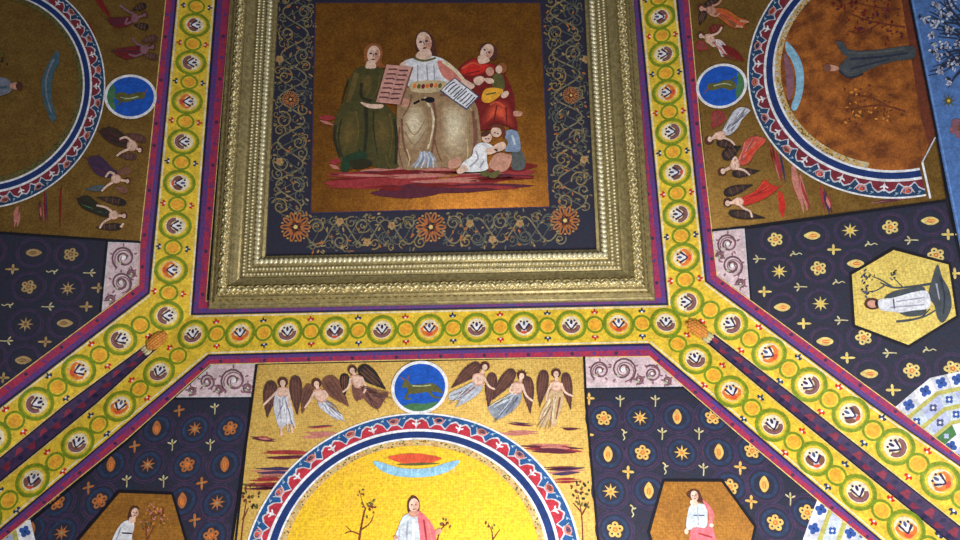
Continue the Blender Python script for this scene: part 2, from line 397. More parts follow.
# clouds they sit on
def streaks(x0, x1, y0, y1, n, seed, cols=('cloudred', 'clouddk', 'cloudpink', 'robedk'), ln=(30, 90), h=(3, 8)):
    rnd = random.Random(seed); s = []
    for i in range(n):
        x = rnd.uniform(x0, x1); y = rnd.uniform(y0, y1); l = rnd.uniform(*ln)
        s.append(lens(rnd.choice(cols), max(x0, x-l/2), y+rnd.uniform(-1.5, 1.5), min(x1, x+l/2), y+rnd.uniform(-1.5, 1.5), rnd.uniform(*h)))
    return s
paint(pic, 'cloud_bank', [lens('cloudred', 324, 184, 440, 178, 16), lens('clouddk', 370, 194, 470, 186, 16), lens('cloudred', 430, 184, 536, 172, 15), lens('clouddk', 400, 191, 534, 186, 9),
      lens('cloudpink', 360, 172, 460, 172, 14), lens('clouddk', 330, 176, 400, 174, 7), lens('robedk', 505, 170, 538, 166, 8)]
      + streaks(326, 400, 168, 190, 12, 3, h=(2, 4))+streaks(380, 534, 170, 192, 26, 5, h=(2, 4.5))
      + [lens('cloudred', 319, 118, 336, 119, 6), lens('cloudpink', 320, 121, 334, 126, 3), lens('cloudred', 329, 163, 343, 161, 6), lens('cloudpink', 330, 165, 340, 170, 4)], PL, label='red and purple streaked clouds', fine=.00004)
# woman in green
fig(pic, 'seated_woman', 'woman in a dark green dress holding a pink tablet',
    face(374, 55.5, 9, 6)+[Pf('skin', [368.5, 62, 375, 64, 376, 69, 366, 69]), Pf('skin', [361, 103, 370, 105, 383, 105.5, 382, 109, 372, 109.5, 365, 107])],
    [('dress', [Pf('dress', [366, 67, 376, 68, 385, 71, 389, 80, 383, 100, 392, 112, 399, 122, 400, 150, 399, 168, 380, 169, 366, 164, 350, 170, 340, 160, 334, 140, 336, 118, 345, 100, 349, 84, 355, 71]),
               *grad('dress', 'dressolive', El('dress', 349, 134, 13.5, 26, 4), 6, end=.3), *grad('dress', 'dressolive', El('dress', 383, 133, 12.5, 28, -2), 6, end=.3), *grad('dress', 'dressolive', El('dress', 366, 85, 10, 13), 4, end=.3), Kf('dressdk', [366, 108, 367, 130, 364, 162], 4, 3),
               Kf('dressdk', [336, 126, 335, 140, 341, 158], 3, 3), Kf('dressolive', [357, 74, 352, 92, 348, 103], 6, 4), Kf('dressdk', [362, 84, 362, 98, 372, 102], 3, 3),
               Kf('dressolive', [368, 76, 370, 88, 366, 98], 3, 2), *[Kf(('dressdk', 'dressolive')[k % 2], q, 1.5, 1) for k, q in enumerate([(342, 120, 339, 140, 344, 160), (356, 112, 359, 130, 355, 152), (374, 112, 374, 132, 378, 156), (390, 114, 393, 134, 390, 158), (349, 80, 345, 92, 342, 104), (380, 76, 378, 90, 372, 100), (360, 150, 358, 160, 352, 168), (386, 156, 388, 164, 392, 168)])], Kf('dressdk', [395, 120, 397, 140, 396, 165], 3, 3), Pf('darkgreen', [345, 158, 362, 152, 368, 158, 352, 166, 347, 173, 341, 170]), Pf('dressdk', [350, 162, 368, 160, 372, 166, 356, 170])], .6)],
    PL+1, hair=[Pf('hairred', [365, 62, 364, 52, 368, 46, 374, 44, 381, 47, 383, 55, 382, 63, 386, 68, 380, 69, 376, 66, 368, 66])])
tb = paint(pic, 'tablet', [P('tablet', [(387, 66), (413, 68.5), (401, 106), (376.5, 103.5)]), K('brown', [(413, 68.5), (401, 106)], 1.6, sm=1)]
      +[K('ink', [(389-i*1.55, 71+i*4.6), (396-i*1.5, 70.6+i*4.7), (399-i*1.5, 71.8+i*4.7), (408.5-i*1.5, 72.2+i*4.6)], 1.5, sm=2) for i in range(7)]
      +[K('tablet', [(399.6, 69), (388.5, 104)], 1.4, sm=1)], PL+5, label='pink stone tablet with rows of reddish lettering')
# woman in white
fig(pic, 'seated_woman', 'central woman in white blouse and beige skirt with open book',
    face(424.2, 43.5, 10.5, -8)+[Pf('skin', [420, 52, 429, 50, 432, 57, 425, 61, 416, 58]), Pf('skin', [462, 80, 470, 83, 475, 87, 470, 91, 463, 88]), Pf('skin2', [400, 100, 408, 100, 410, 106, 402, 108]),
     Pf('skin2', [449, 162, 459, 158, 461, 166, 450, 170])],
    [('skirt', [Pf('beige2', [404, 90, 445, 88, 470, 98, 479, 118, 478, 166, 440, 168, 400, 168, 397, 125]), *grad('beige2', 'beige3', El('beige', 415, 127, 15, 27, 3), 7, to=(-1, -3), end=.3), *grad('beige2', 'beige3', Pf('beige', [441, 104, 452, 100, 463, 103, 471, 114, 470, 150, 463, 164, 444, 161, 440, 130]), 7, to=(-2, -4), end=.3), Kf('brown', [433, 100, 436, 125, 431, 160], 3, 2), Kf('beige3', [425, 98, 434, 120, 428, 150], 2.4, 2), Kf('brown', [402, 120, 404, 145, 411, 164], 2.2, 2), Kf('brown', [473, 112, 475, 140, 471, 163], 3, 2),
                Kf('beige2', [405, 132, 415, 146, 427, 130], 1.6, 1.2), Kf('beige2', [406, 124, 415, 136, 426, 120], 1.2, 1), Kf('brown', [440, 96, 452, 98, 464, 108], 2, 2),
                *[Kf(('gowng', 'whitegrey', 'kidblue', 'white2')[k % 4], [421+k*1.2, 152+(k % 3), 419+k*2.0, 160, 412+k*3.1, 168+(k % 2)], 2.0, 1.6) for k in range(9)], *[Kf(('brown', 'beige', 'beige2')[k % 3], q, 1.5, 1) for k, q in enumerate([(400, 128, 399, 150, 403, 168), (407, 150, 410, 160, 408, 168), (437, 120, 440, 140, 436, 166), (476, 120, 477, 140, 474, 165), (467, 140, 468, 155, 465, 166), (419, 98, 424, 108, 430, 116), (412, 96, 409, 108, 403, 118), (455, 94, 464, 100, 472, 112), (430, 108, 432, 125, 429, 145), (434, 134, 437, 150, 442, 163)])]], .6),
     ('blouse', [Pf('gownw', [400, 68, 405, 62, 415, 59, 431, 57, 443, 60, 454, 68, 463, 79, 468, 86, 460, 89, 449, 84, 440, 88, 412, 88, 406, 84, 402, 78]), Pf('gownp', [438, 62, 447, 64, 456, 74, 464, 84, 456, 84, 446, 80, 440, 72]), Kf('beige3', [443, 62, 456, 72, 466, 84], 4, 3),
                 Kf('olive', [414, 59, 424, 62, 436, 59], 2.4, 2), Kf('gowng', [418, 66, 418, 82], 1.4), Kf('gowng', [427, 66, 428, 82], 1.4), Kf('gowng', [434, 66, 435, 82], 1.2), Pf('skin', [400, 66, 405, 63, 407, 70, 402, 74])], .8),
     ('girdle', [Pf('beige', [413, 83, 443, 82, 446, 90, 430, 94, 412, 92])]+[El(c, 415+i*4.2, 87+.6*math.sin(i), 1.9, 2.6, 20, 8) for i, c in enumerate(['orange', 'olive', 'robedk', 'orange', 'rust', 'orange', 'olive'])], 1.2),
     ('purse', [El('black', 430, 101, 5, 3), Kf('black', [414, 105, 422, 101, 430, 101], 2.4, 2)], 1.3)],
    PL+1.5, hair=[Pf('hair', [415, 48, 416, 38, 421, 32, 428, 33, 434, 40, 436, 50, 437, 58, 430, 54, 418, 52])])
bk = paint(pic, 'open_book', [P('inkblue', [(440, 92.5), (455, 79), (479.5, 98), (466.5, 111.5)]), P('white', [(441.5, 91.5), (455, 80), (466, 89), (453.5, 101)]), P('white', [(467, 89.5), (478, 98), (466.5, 109.5), (454.5, 101.5)])]
      +[K('inkblue', [(445+i*2.9, 91.5+i*2.3), (450.5+i*2.9, 86+i*2.4), (455+i*2.6, 83.5+i*2.2)], 1.2, sm=2) for i in range(4)]+[K('inkblue', [(457+i*2.9, 101+i*2.3), (462+i*2.9, 97+i*2.2), (467+i*2.7, 92.5+i*2)], 1.2, sm=2) for i in range(4)], PL+5.2, label='open book with grey writing')
# woman in red with infants
fig(pic, 'seated_woman', 'woman in red robe nursing two small children',
    face(487, 53, 8.5, 28)+[Pf('skin', [478, 58, 484, 56, 490, 62, 480, 65]), Pf('skin', [474, 80, 480, 77, 485, 80, 480, 86, 475, 85]), Pf('skin2', [514, 112, 522, 113, 521, 117, 514, 117])],
    [('robe', [Pf('robedk', [458, 74, 470, 64, 480, 66, 500, 70, 512, 90, 515, 110, 508, 125, 470, 130, 470, 100, 474, 90]), *grad('robedk', 'robered', Pf('robered', [457, 73, 464, 64, 474, 59, 480, 63, 494, 65, 498, 70, 490, 72, 482, 76, 472, 78, 462, 77]), 4, end=.7),
               *grad('robedk', 'redorange', Pf('robered', [478, 130, 482, 112, 490, 103, 500, 99, 510, 103, 515, 115, 517, 131, 500, 124, 488, 124]), 6, to=(0, -4), end=.3), Kf('redorange', [490, 106, 497, 103, 505, 108], 2.4, 1.6), Kf('robedk', [497, 106, 494, 122], 1.5), Kf('robedk', [506, 108, 507, 124], 1.5),
               Kf('redorange', [462, 70, 472, 64, 482, 67], 2.4, 1.4), Kf('robedk', [466, 75, 480, 72], 1.2)], .6)],
    PL+1, hair=[Pf('hair', [480, 55, 480, 48, 485, 44, 492, 45, 497, 50, 497, 58, 493, 62, 490, 60, 484, 60])])
fig(pic, 'infant', 'small child in green and ochre held by the woman in red',
    [El('skin2', 490, 73, 4.2, 4.6), El('hairred', 502, 69.5, 5.2, 5.4), El('skin', 499, 71, 3.4, 4), Pf('skin', [484, 80, 492, 80, 494, 84, 488, 85]), El('skin', 505, 96, 4.4, 3, -40)],
    [('tunic', [Pf('olive', [494, 76, 502, 76, 505, 86, 503, 92, 496, 92, 492, 86]), Pf('yellow2', [482, 102, 484, 92, 492, 89, 503, 91, 500, 97, 490, 104]), Kf('olive', [486, 96, 496, 94], 1.5)], .6)], PL+4)
fig(pic, 'child', 'fair child in white sitting at the foot of the group',
    [El('skin', 487, 139, 5, 5.2), El('hair', 485.5, 135, 4.6, 2.8, -25), El('purple', 486, 140, .9, .7), El('purple', 489, 140, .9, .7), Pf('skin', [486, 150, 496, 149, 497, 153, 488, 156]), Pf('skin', [457, 172, 464, 166, 468, 171, 460, 175])],
    [('shirt', [Pf('white', [474, 149, 480, 144, 489, 145, 496, 151, 488, 154, 487, 162, 488, 170, 478, 173, 466, 173, 459, 172, 463, 164, 472, 157]), Kf('gowng', [476, 152, 478, 160, 470, 168], 1.6), Kf('gowng', [484, 162, 480, 169], 1.6)], .6)], PL+4)
fig(pic, 'child', 'child in blue shirt leaning on the one in white',
    [El('skin', 496.5, 133, 5.4, 5.6, 20), Pf('rust', [489, 128, 496, 125, 504, 128, 506, 136, 503, 139, 500, 130, 492, 129]), El('purple', 495, 134, .9, .7), El('purple', 498, 135, .9, .7), Pf('skin', [493, 148, 503, 143, 506, 149, 498, 153]),
     Pf('skin2', [489, 167, 496, 155, 506, 155, 512, 158, 508, 170, 499, 173]), Pf('olive', [480, 174, 488, 172, 490, 176, 484, 178]), Pf('olive', [489, 178, 493, 173, 500, 172, 496, 179])],
    [('shirt', [Pf('kidblue', [503, 135, 510, 131, 517, 133, 520, 142, 520, 152, 512, 153, 505, 152, 508, 144]), Kf('whitegrey', [512, 136, 515, 146], 2.2)], .6), ('trousers', [Pf('kidgrey', [511, 154, 521, 152, 525, 160, 524, 170, 513, 171, 512, 162])], .5)], PL+4)

# ------------------------------------------------------------------ crimson and blue border strips
def strip(name, label, outer, inner, layer=4, group='crimson and violet painted borders', frac=.5, flip=False, split=False):
    """outer/inner: matching polylines; half crimson, half violet blue, with small dark studs"""
    c = outer[len(outer)//2]; th = thing(name, label, 'painted border', cen(*c), group)
    n = len(outer)
    mid = [tuple(outer[i][a]*(1-frac)+inner[i][a]*frac for a in (0, 1)) for i in range(n)]
    def quadstrip(m, A, B):
        v = []; f = []
        for i in range(n-1):
            k = max(1, int(math.hypot(A[i+1][0]-A[i][0], A[i+1][1]-A[i][1])/60))
            for j in range(k+1):
                t = j/k; v += [tuple(A[i][a]*(1-t)+A[i+1][a]*t for a in (0, 1)), tuple(B[i][a]*(1-t)+B[i+1][a]*t for a in (0, 1))]
                if j: q = len(v); f.append((q-4, q-2, q-1, q-3))
        return (m, v, f)
    c1, c2 = ('crimson', 'violet')
    paint(th, 'crimson_band', [quadstrip(c1, outer, mid)], layer, label='crimson half of the border')
    iw = [tuple(mid[i][a]*.35+inner[i][a]*.65 for a in (0, 1)) for i in range(n)]
    i2 = [tuple(mid[i][a]*.08+inner[i][a]*.92 for a in (0, 1)) for i in range(n)]
    paint(th, 'violet_band', [quadstrip(c2, mid, iw), quadstrip('indigo', iw, inner)], layer, label='violet blue half of the border')
    paint(th, 'pale_edge', [K('goldpale', outer, .9, sm=1)], layer+.5, label='thin pale edge line')
    st = []
    for i in range(n-1):
        L = math.hypot(outer[i+1][0]-outer[i][0], outer[i+1][1]-outer[i][1]); k = int(L/21)
        for j in range(k):
            t = (j+.5)/k; x = [outer[i][a]*(1-t)+outer[i+1][a]*t for a in (0, 1)]; y = [mid[i][a]*(1-t)+mid[i+1][a]*t for a in (0, 1)]
            st.append(El('violet' if j % 2 else 'strip', (x[0]*.45+y[0]*.55), (x[1]*.45+y[1]*.55), 1.9, 1.7, 0, 8))
    if st: paint(th, 'stud', st, layer+.6)
    return th
def ex(a, b, y): return up_line(a, b, y)
strip('painted_border', 'crimson and blue border hugging the outside of the big gilt frame',
      [ex((206.5, 301.5), (231, 0), -60), (206.5, 301.5), (653.5, 290), ex((653.5, 290), (624.5, 0), -60)],
      [ex((191, 316), (215, 0), -60), (191, 316), (668.7, 306), ex((668.7, 306), (640, 0), -60)], 4)
strip('painted_border', 'crimson border between left yellow band and dark angel panel, bending down to lower left corner',
      [ex((166, 0), (152, 135), -60), (152, 135), (140, 245), (139, 285), (0, 389), (-60, 434)],
      [ex((177.5, 0), (165, 135), -60), (165, 135), (153, 252), (150, 294), (0, 409), (-60, 455)], 4)
strip('painted_border', 'crimson border between right yellow band and the panels with red winged angels and hexagon',
      [ex((689, 0), (701, 135), -60), (701, 135), (713, 240), (717, 276), (892, 405), (960, 457), (1000, 488)],
      [ex((676, 0), (690, 135), -60), (690, 135), (702, 245), (705, 282), (870, 405), (960, 467), (1000, 497)], 4)
strip('painted_border', 'crimson border under the horizontal yellow band, framing the bright lower compartments',
      [(-60, 590), (0, 543), (127, 440), (211, 365), (430, 360), (649, 357), (740, 436), (819, 502), (872, 545), (930, 596)],
      [(-60, 577), (0, 530), (120, 428), (209, 355), (429, 349.5), (649, 344), (745, 425), (832, 499), (884, 543), (940, 592)], 4)
def groin_strip(label, upper, lower, mid, pla, plb):
    th = thing('painted_border', label, 'painted border', cen(*mid[len(mid)//2]), 'crimson and violet painted borders')
    n = len(mid)
    for nm, edge, pl, lb in (('upper_half', upper, pla, 'violet and crimson strip'), ('lower_half', lower, plb, 'violet and crimson strip')):
        v = []; f = []
        for i in range(n): v += [mid[i], edge[i]]
        for i in range(n-1): f.append((2*i, 2*i+2, 2*i+3, 2*i+1))
        sh = [('strip', v, f), K('black', edge, 1.6, sm=1), K('goldpale', [(x, y+(-1.6 if nm[0] == 'u' else 1.6)) for x, y in edge], 1.2, sm=1)]
        # diamonds
        tot = sum(math.hypot(mid[i+1][0]-mid[i][0], mid[i+1][1]-mid[i][1]) for i in range(n-1)); k = int(tot/15)
        a, b = mid[0], mid[-1]; ea, eb = edge[0], edge[-1]
        for j in range(k):
            t = (j+.5)/k; c = (a[0]*(1-t)+b[0]*t, a[1]*(1-t)+b[1]*t); e = (ea[0]*(1-t)+eb[0]*t, ea[1]*(1-t)+eb[1]*t)
            d = ((b[0]-a[0])/tot*5.5, (b[1]-a[1])/tot*5.5)
            if j % 2 == (0 if nm[0] == 'u' else 1): sh.append(P('wine', [(c[0]-d[0], c[1]-d[1]), (c[0]+d[0], c[1]+d[1]), (c[0]*.25+e[0]*.75+d[0]*.4, c[1]*.25+e[1]*.75+d[1]*.4), (c[0]*.25+e[0]*.75-d[0]*.4, c[1]*.25+e[1]*.75-d[1]*.4)]))
            else: sh.append(El('indigo', c[0]*.45+e[0]*.55, c[1]*.45+e[1]*.55, 3, 2.2, 0, 8))
        paint(th, nm, sh, 6, pl, lb)
groin_strip('dark crimson and violet strip running between the two yellow bands to lower left corner',
            [(146, 346), (66, 405), (0, 459), (-60, 508)], [(157, 349.5), (98, 403), (0, 483), (-60, 532)], [(148, 350.7), (80, 405.5), (0, 470), (-60, 518.4)], WEST, SOUTH)
groin_strip('dark crimson and violet strip running between the two yellow bands to lower right corner',
            [(714, 335), (805, 405), (960, 527), (1000, 558)], [(702, 339.5), (779, 404), (946, 540), (985, 572)], [(706, 336.3), (791, 405.2), (953, 536.6), (993, 569)], EAST, SOUTH)

# ------------------------------------------------------------------ yellow medallion bands
P_M = (CEIL(431, 330)-CEIL(478.2, 329)).length          # pitch, metres
def med_shapes(kind):
    disc = [El('yellow', 0, 0, 1, 1, n=28), Rg('green', 0, 0, 1, 1, .19), Rg('green2', 0, 0, .80, .80, .05)]
    inner = [El('cream', 0, 0, .62, .62)]
    if kind == 0:
        pal = [El('brown', 0, .06, .56, .5, 0, 20, -10, 190), El('cream', 0, -.06, .34, .34), K('mauve', [(-.5, 0), (-.3, .36), (0, .46), (.3, .36), (.5, 0)], .08)]
    elif kind == 1:
        pal = [El('yellow2', 0, .1, .56, .5, 0, 20), El('orange', -.28, .16, .36, .2, 42), El('orange', .28, .16, .36, .2, -42), El('cream', -.22, .0, .2, .15, 50), El('cream', .22, .0, .2, .15, -50), El('redorange', 0, .4, .22, .12)]
    else:
        pal = [El('brown', -.27, .16, .34, .2, 48), El('brown', .27, .16, .34, .2, -48), El('white2', 0, .3, .16, .22), El('redorange', 0, .42, .2, .1)]
    pal += [El('white', 0, -.08, .22, .3), K('purple', [(-.36, -.2), (-.22, 0), (0, .28)], .16, .09), K('purple', [(.36, -.2), (.22, 0), (0, .28)], .16, .09), El('inkblue' if kind else 'purple', 0, -.22, .09, .16),
            El('purple', -.2, -.34, .07), El('purple', .2, -.34, .07), K('white', [(-.14, -.1), (0, .16), (.14, -.1)], .07)]
    return disc, inner, pal
def band(label, polys, centers, up, edges, extra_small=(), layer=5, r=None, pl=None, skip_small=(), closing=None):
    th = thing('medallion_band', label, 'ornamental band', cen(*centers[len(centers)//2]), 'yellow painted bands of medallions')
    paint(th, 'yellow_ground', [P('yellow', q) for q in polys], layer-1.5, pl or V, label='yellow painted ground')
    paint(th, 'pale_line', [K('cream', e, 1.5, sm=1) for e in edges], layer-.8, pl or V, label='cream edge line')
    R = P_M*.325
    def tang(i):
        a = centers[max(0, i-1)]; b = centers[min(len(centers)-1, i+1)]; return (b[0]-a[0], b[1]-a[1])
    def fr(x, y, t, s):
        l = math.hypot(*t); t = (t[0]/l, t[1]/l); n1 = (-t[1], t[0])
        if n1[0]*up[0]+n1[1]*up[1] < 0: n1 = (-n1[0], -n1[1])
        return n1
    for i, (x, y) in enumerate(centers):
        t = tang(i); n1 = fr(x, y, t, 1)
        m1 = local(x, y, n1[0], n1[1], R*1.0, R*1.07, pl)
        # artwork upright towards the frame
        m2 = local(x, y, up[0], up[1], R*1.02, R*1.02, pl)
        disc, inner, pal = med_shapes(i % 2 if i % 4 < 3 else 2)
        md = paint(th, 'medallion', disc, layer, m1)
        paint(md, 'inner_disc', inner, layer+.6, m1); paint(md, 'palmette', pal, layer+.9, m2)
    smalls = []
    for i in range(len(centers)-1):
        a, b = centers[i], centers[i+1]; smalls.append(((a[0]+b[0])/2, (a[1]+b[1])/2, (b[0]-a[0], b[1]-a[1])))
    for s in extra_small: smalls.append(s)
    for i, (x, y, t) in enumerate(smalls):
        n1 = fr(x, y, t, 1); m1 = local(x, y, n1[0], n1[1], R, R*1.05, pl)
        lk = paint(th, 'small_ring', [El('yellow', 0, 0, .56, .56), Rg('green', 0, 0, .58, .58, .13), El('yellow2', 0, 0, .36, .36)], layer+.3, m1)
        c = ('red', 'navyblue')[i % 2]
        sh = []
        for sg in (-1, 1):
            if (x, y, t) in extra_small and sg == 1: continue
            sh += [El(c, 0, sg*.86, .20, .06), El(c, 0, sg*.92, .06, .17), El(c, -.15, sg*.84, .06, .1, 30*sg), El(c, .15, sg*.84, .06, .1, -30*sg), El('white', 0, sg*.80, .06, .06)]
        paint(lk, 'cross_motif', sh, layer+.5, m1)
    return th
def on_plane_steps(p0, p1, n, ks, pl):
    """equal metric steps between two pixel points, given back as pixels"""
    A, B = pl(*p0), pl(*p1); out = []
    RT = R3.transposed()
    for k in ks:
        Q = A.lerp(B, k/n)-EYE; c = RT @ Q; out.append((480-FPX*c.x/c.z, 270+FPX*c.y/c.z))
    return out
# horizontal band below the frame
band('yellow medallion band running horizontally just below the gilt frame',
     [[(191, 316), (668.7, 306), (649, 344), (209, 355)]], [(193.7+47.18*k, 335.5-1.15*k) for k in range(11)], (0, -1), [[(194, 317.4), (667, 307.4)], [(210, 353.6), (648, 342.6)]], layer=7, pl=SOUTH)
cw = on_plane_steps((167, 316), (195, 26), 7, range(0, 10), WEST)
band('yellow medallion band rising along left side of the gilt frame',
     [[(191, 316), ex((191, 316), (215, 0), -60), ex((150, 294), (177.5, 0), -60), (150, 294)]], cw, (1, 0), [[(192.5-2.5, 316), (213.5, 0), (218, -60)], [(151.5, 293), (179, 0), (184, -60)]], layer=7, pl=WEST)
ce = on_plane_steps((687.5, 302.5), (660.5, 18), 7, range(0, 10), EAST)
band('yellow medallion band rising along right side of the gilt frame',
     [[(668.7, 306), ex((668.7, 306), (640, 0), -60), ex((690, 135), (676, 0), -60), (690, 135), (705, 282)]], ce, (-1, 0), [[(670.2, 306), (641.5, 0), (636, -60)], [(703.5, 281), (688.5, 135), (674.6, 0), (669, -60)]], layer=7, pl=EAST)
band('upper yellow medallion band descending to lower left corner, above the dark strip',
     [[(191, 316), (150, 294), (0, 409), (-60, 455), (-60, 518.4)]], [(121, 340), (79.5, 371), (37, 404), (-6, 438), (-52, 474)], (1, -.4), [[(150.5, 295.6), (0, 410.8), (-60, 457)]], extra_small=((141, 325.5, (-1, .7)),), layer=7, pl=WEST)
band('lower yellow medallion band descending to lower left corner, below the dark strip',
     [[(191, 316), (209, 355), (0, 530), (-60, 577), (-60, 518.4)]], [(160, 373), (121, 407), (79, 444), (34, 481), (-14, 521)], (.4, -1), [[(208, 353.8), (120, 426), (0, 528), (-60, 575)]], extra_small=((179, 357, (-1, 1)),), layer=7, pl=SOUTH)
band('upper yellow medallion band descending to lower right corner, above the dark strip',
     [[(668.7, 306), (705, 282), (870, 405), (960, 467), (1000, 497), (1000, 575)]], [(731, 324.5), (769, 354), (809, 385), (850.5, 414.5), (895, 447), (940, 481), (985, 516)], (-1, -.5), [[(704, 283.4), (869, 406.6), (960, 468.8), (1000, 499)]], extra_small=((710.5, 310.5, (1, .7)),), layer=7, pl=EAST)
band('lower yellow medallion band descending to lower right corner, below the dark strip',
     [[(668.7, 306), (649, 344), (745, 425), (832, 499), (884, 543), (940, 592), (993, 569)]], [(695, 360), (731, 392.5), (772, 426), (814, 459.5), (857, 493), (905, 529), (952, 566)], (-.3, -1), [[(650, 342.6), (746.2, 423.5), (833, 497.5), (885, 541.5)]], extra_small=((677.5, 345, (1, 1)),), layer=7, pl=SOUTH)
# pine cones in the two corners
def cone(label, x, y, rot):
    C = V(x, y, .004); A = (V(x+math.cos(math.radians(rot))*5, y+math.sin(math.radians(rot))*5)-V(x, y)).normalized(); n = (plane_at(x-6, y).n+plane_at(x+6, y).n).normalized()
    B = A.cross(n).normalized(); u = P_M/47.2
    th = thing('pine_cone', label, 'pine cone', C, 'painted pine cones in the vault corners')
    C = C+n*.03
    v, f = blobs_mesh([(C, A*12*u, B*6.4*u, n*.03)], 20, 12)
    mi = [0]*len(f); o = mesh_obj('cone_body', v, f, mi, ['hole'], th, True); o['label'] = 'ochre brown cone'
    items = []
    for i in range(-3, 4):
        for j in range(-2, 3):
            a = (i+.5*(j % 2))/4.2; b = j/2.8
            if a*a+b*b > .85: continue
            h = math.sqrt(1-a*a-b*b); items.append((C+A*a*12*u+B*b*6.4*u+n*(.03*h), A*2.2*u, B*1.7*u, n*.006))
    v, f = blobs_mesh(items, 8, 4); mesh_obj('scale', v, f, [0]*len(f), ['goldorange'], o, True)
    v, f = blobs_mesh([(C-A*12.5*u+B*s*3*u-n*.01, A*4.5*u, B*2.2*u, n*.012) for s in (-1, 0, 1)], 8, 5)
    l = mesh_obj('leaf', v, f, [0]*len(f), ['pale'], th, True); l['label'] = 'pale leaf at the cone foot'
cone('ochre pine cone at the corner left of the horizontal yellow band', 158, 343, -38)
cone('ochre pine cone at the corner right of the horizontal yellow band', 697, 331, 215)

# ------------------------------------------------------------------ motifs of the dark starry panels (unit size, -y is up)
def m_flower(c1, c2):
    return [El(c1, .62*math.sin(2*math.pi*i/5), -.62*math.cos(2*math.pi*i/5), .4, .4, 0, 12) for i in range(5)]+[El('navy', .62*math.sin(2*math.pi*i/5), -.62*math.cos(2*math.pi*i/5), .13, .13, 0, 8) for i in range(5)]+[El(c2, 0, 0, .3, .3, 0, 12), El(c1, 0, 0, .13, .13, 0, 8)]
def m_star(c1, c2):
    q = []
    for i in range(16):
        a = math.pi*i/8; r = 1.0 if i % 2 == 0 else .36; q.append((r*math.sin(a), -r*math.cos(a)))
    return [P(c1, q), El(c2, 0, 0, .22, .22, 0, 10)]
def m_oval(c1, c2):
    return [P(c1, crom([(0, -1.15), (.5, -.45), (.55, .2), (.3, .75), (0, .95), (-.3, .75), (-.55, .2), (-.5, -.45)], 3)), El(c2, 0, .05, .26, .5, 0, 12), K(c1, [(0, -.3), (0, .45)], .1, sm=1)]
def m_cross(c1, c2):
    return [El(c1, 0, -.45, .2, .42, 0, 10), El(c1, 0, .5, .17, .6, 0, 10), El(c1, -.42, 0, .42, .19, 0, 10), El(c1, .42, 0, .42, .19, 0, 10), El(c2, 0, 0, .16, .16, 0, 8)]
def m_sprig(c1, c2):
    return [K(c1, [(0, 1), (.05, .2), (0, -.2)], .16, .2), El(c1, 0, -.6, .14, .36, 0, 10), El(c1, -.42, -.35, .36, .13, 35, 10), El(c1, .42, -.35, .36, .13, -35, 10), El(c2, 0, -.2, .12, .12, 0, 8)]
def m_bird(c1, c2):
    return [K(c1, [(-.35, -.9), (.05, -.55), (-.1, 0), (.15, .5), (-.1, .95)], .26, .14), El(c1, .3, -.4, .3, .12, -30, 10), El(c2, -.3, -.85, .12, .12, 0, 8)]
MOT = dict(flower=m_flower, star=m_star, oval=m_oval, cross=m_cross, sprig=m_sprig, bird=m_bird)
SIZE = dict(flower=7.0, star=7.4, oval=7, cross=6.4, sprig=6, bird=5.6)
def starry(label, poly, pl, up, items, tone, rings, ringpx=17.5, glow='navyblue'):
    cx = sum(p[0] for p in poly)/len(poly); cy = sum(p[1] for p in poly)/len(poly)
    th = thing('starry_panel', label, 'painted panel', cen(cx, cy, pl), 'dark panels strewn with gold flowers')
    paint(th, 'dark_ground', [P('navy', poly)], 1, pl, label='dark blue painted ground')
    u = P_M/47.2
    rr = []
    for x, y in rings:
        m = local(x, y, up[0], up[1], u, u, pl)
        paint(th, 'ring', [El(glow, 0, 0, ringpx*.66, n=26), Rg('navyring', 0, 0, ringpx*.98, ringpx*.98, 1.5), Rg('plum', 0, 0, ringpx*.86, ringpx*.86, 1.4), El('navy', 0, 0, ringpx*.5, n=22)], 1.6, m, label='faint violet ring')
    for kind, x, y in items:
        c1, c2 = tone
        if kind in ('flower', 'oval'): cc = (c1, 'orange' if pl is not WEST else 'flowerW2')
        elif kind in ('sprig', 'bird'): cc = ('pale', c1)
        else: cc = (c1, c2)
        m = local(x, y, up[0], up[1], u*SIZE[kind], u*SIZE[kind], pl)
        paint(th, {'star': 'gold_star', 'oval': 'gold_oval', 'cross': 'gold_cross', 'sprig': 'leaf_sprig', 'bird': 'curled_sprig', 'flower': 'gold_flower'}[kind], MOT[kind](*cc), 2.6, m)
    paint(th, 'black_outline', [K('black', poly, 2.2, sm=1, closed=True)], 3, pl, label='black outline')
    return th
def conv(kind, pts, x0, y0, s): return [(kind, x0+x/s, y0+y/s) for x, y in pts]
# right (east) panel
c = lambda k, p: conv(k, p, 700, 190, 2.573)
itE = c('flower', [(194,128),(305,202),(490,96),(607,168),(421,380),(545,465),(650,460)])+c('oval', [(290,118),(213,302),(323,390),(437,473),(402,190),(593,80),(645,353)])+c('star', [(386,105),(204,210),(310,293)])\
   +c('cross', [(165,262),(266,344),(378,432),(343,154),(638,115),(495,515),(655,215)])+c('sprig', [(152,178),(258,250),(363,336),(487,420),(543,130)])+c('bird', [(247,165),(357,238),(440,140),(590,412)])
itE = [i for i in itE if not (i[0] == 'oval' and i[1] > 940)]
starry('dark panel of gold flowers around the hexagon, right of the diagonal yellow bands',
       [(745, 228.5), (946, 201), (961, 262), (973, 330), (976, 375), (925, 420), (900, 413), (751, 301)], EAST, (-1, 0), itE, ('goldpale', 'yellow'), [(i[1], i[2]) for i in itE if i[0] in ('flower', 'star', 'oval')], 15, glow='navy')
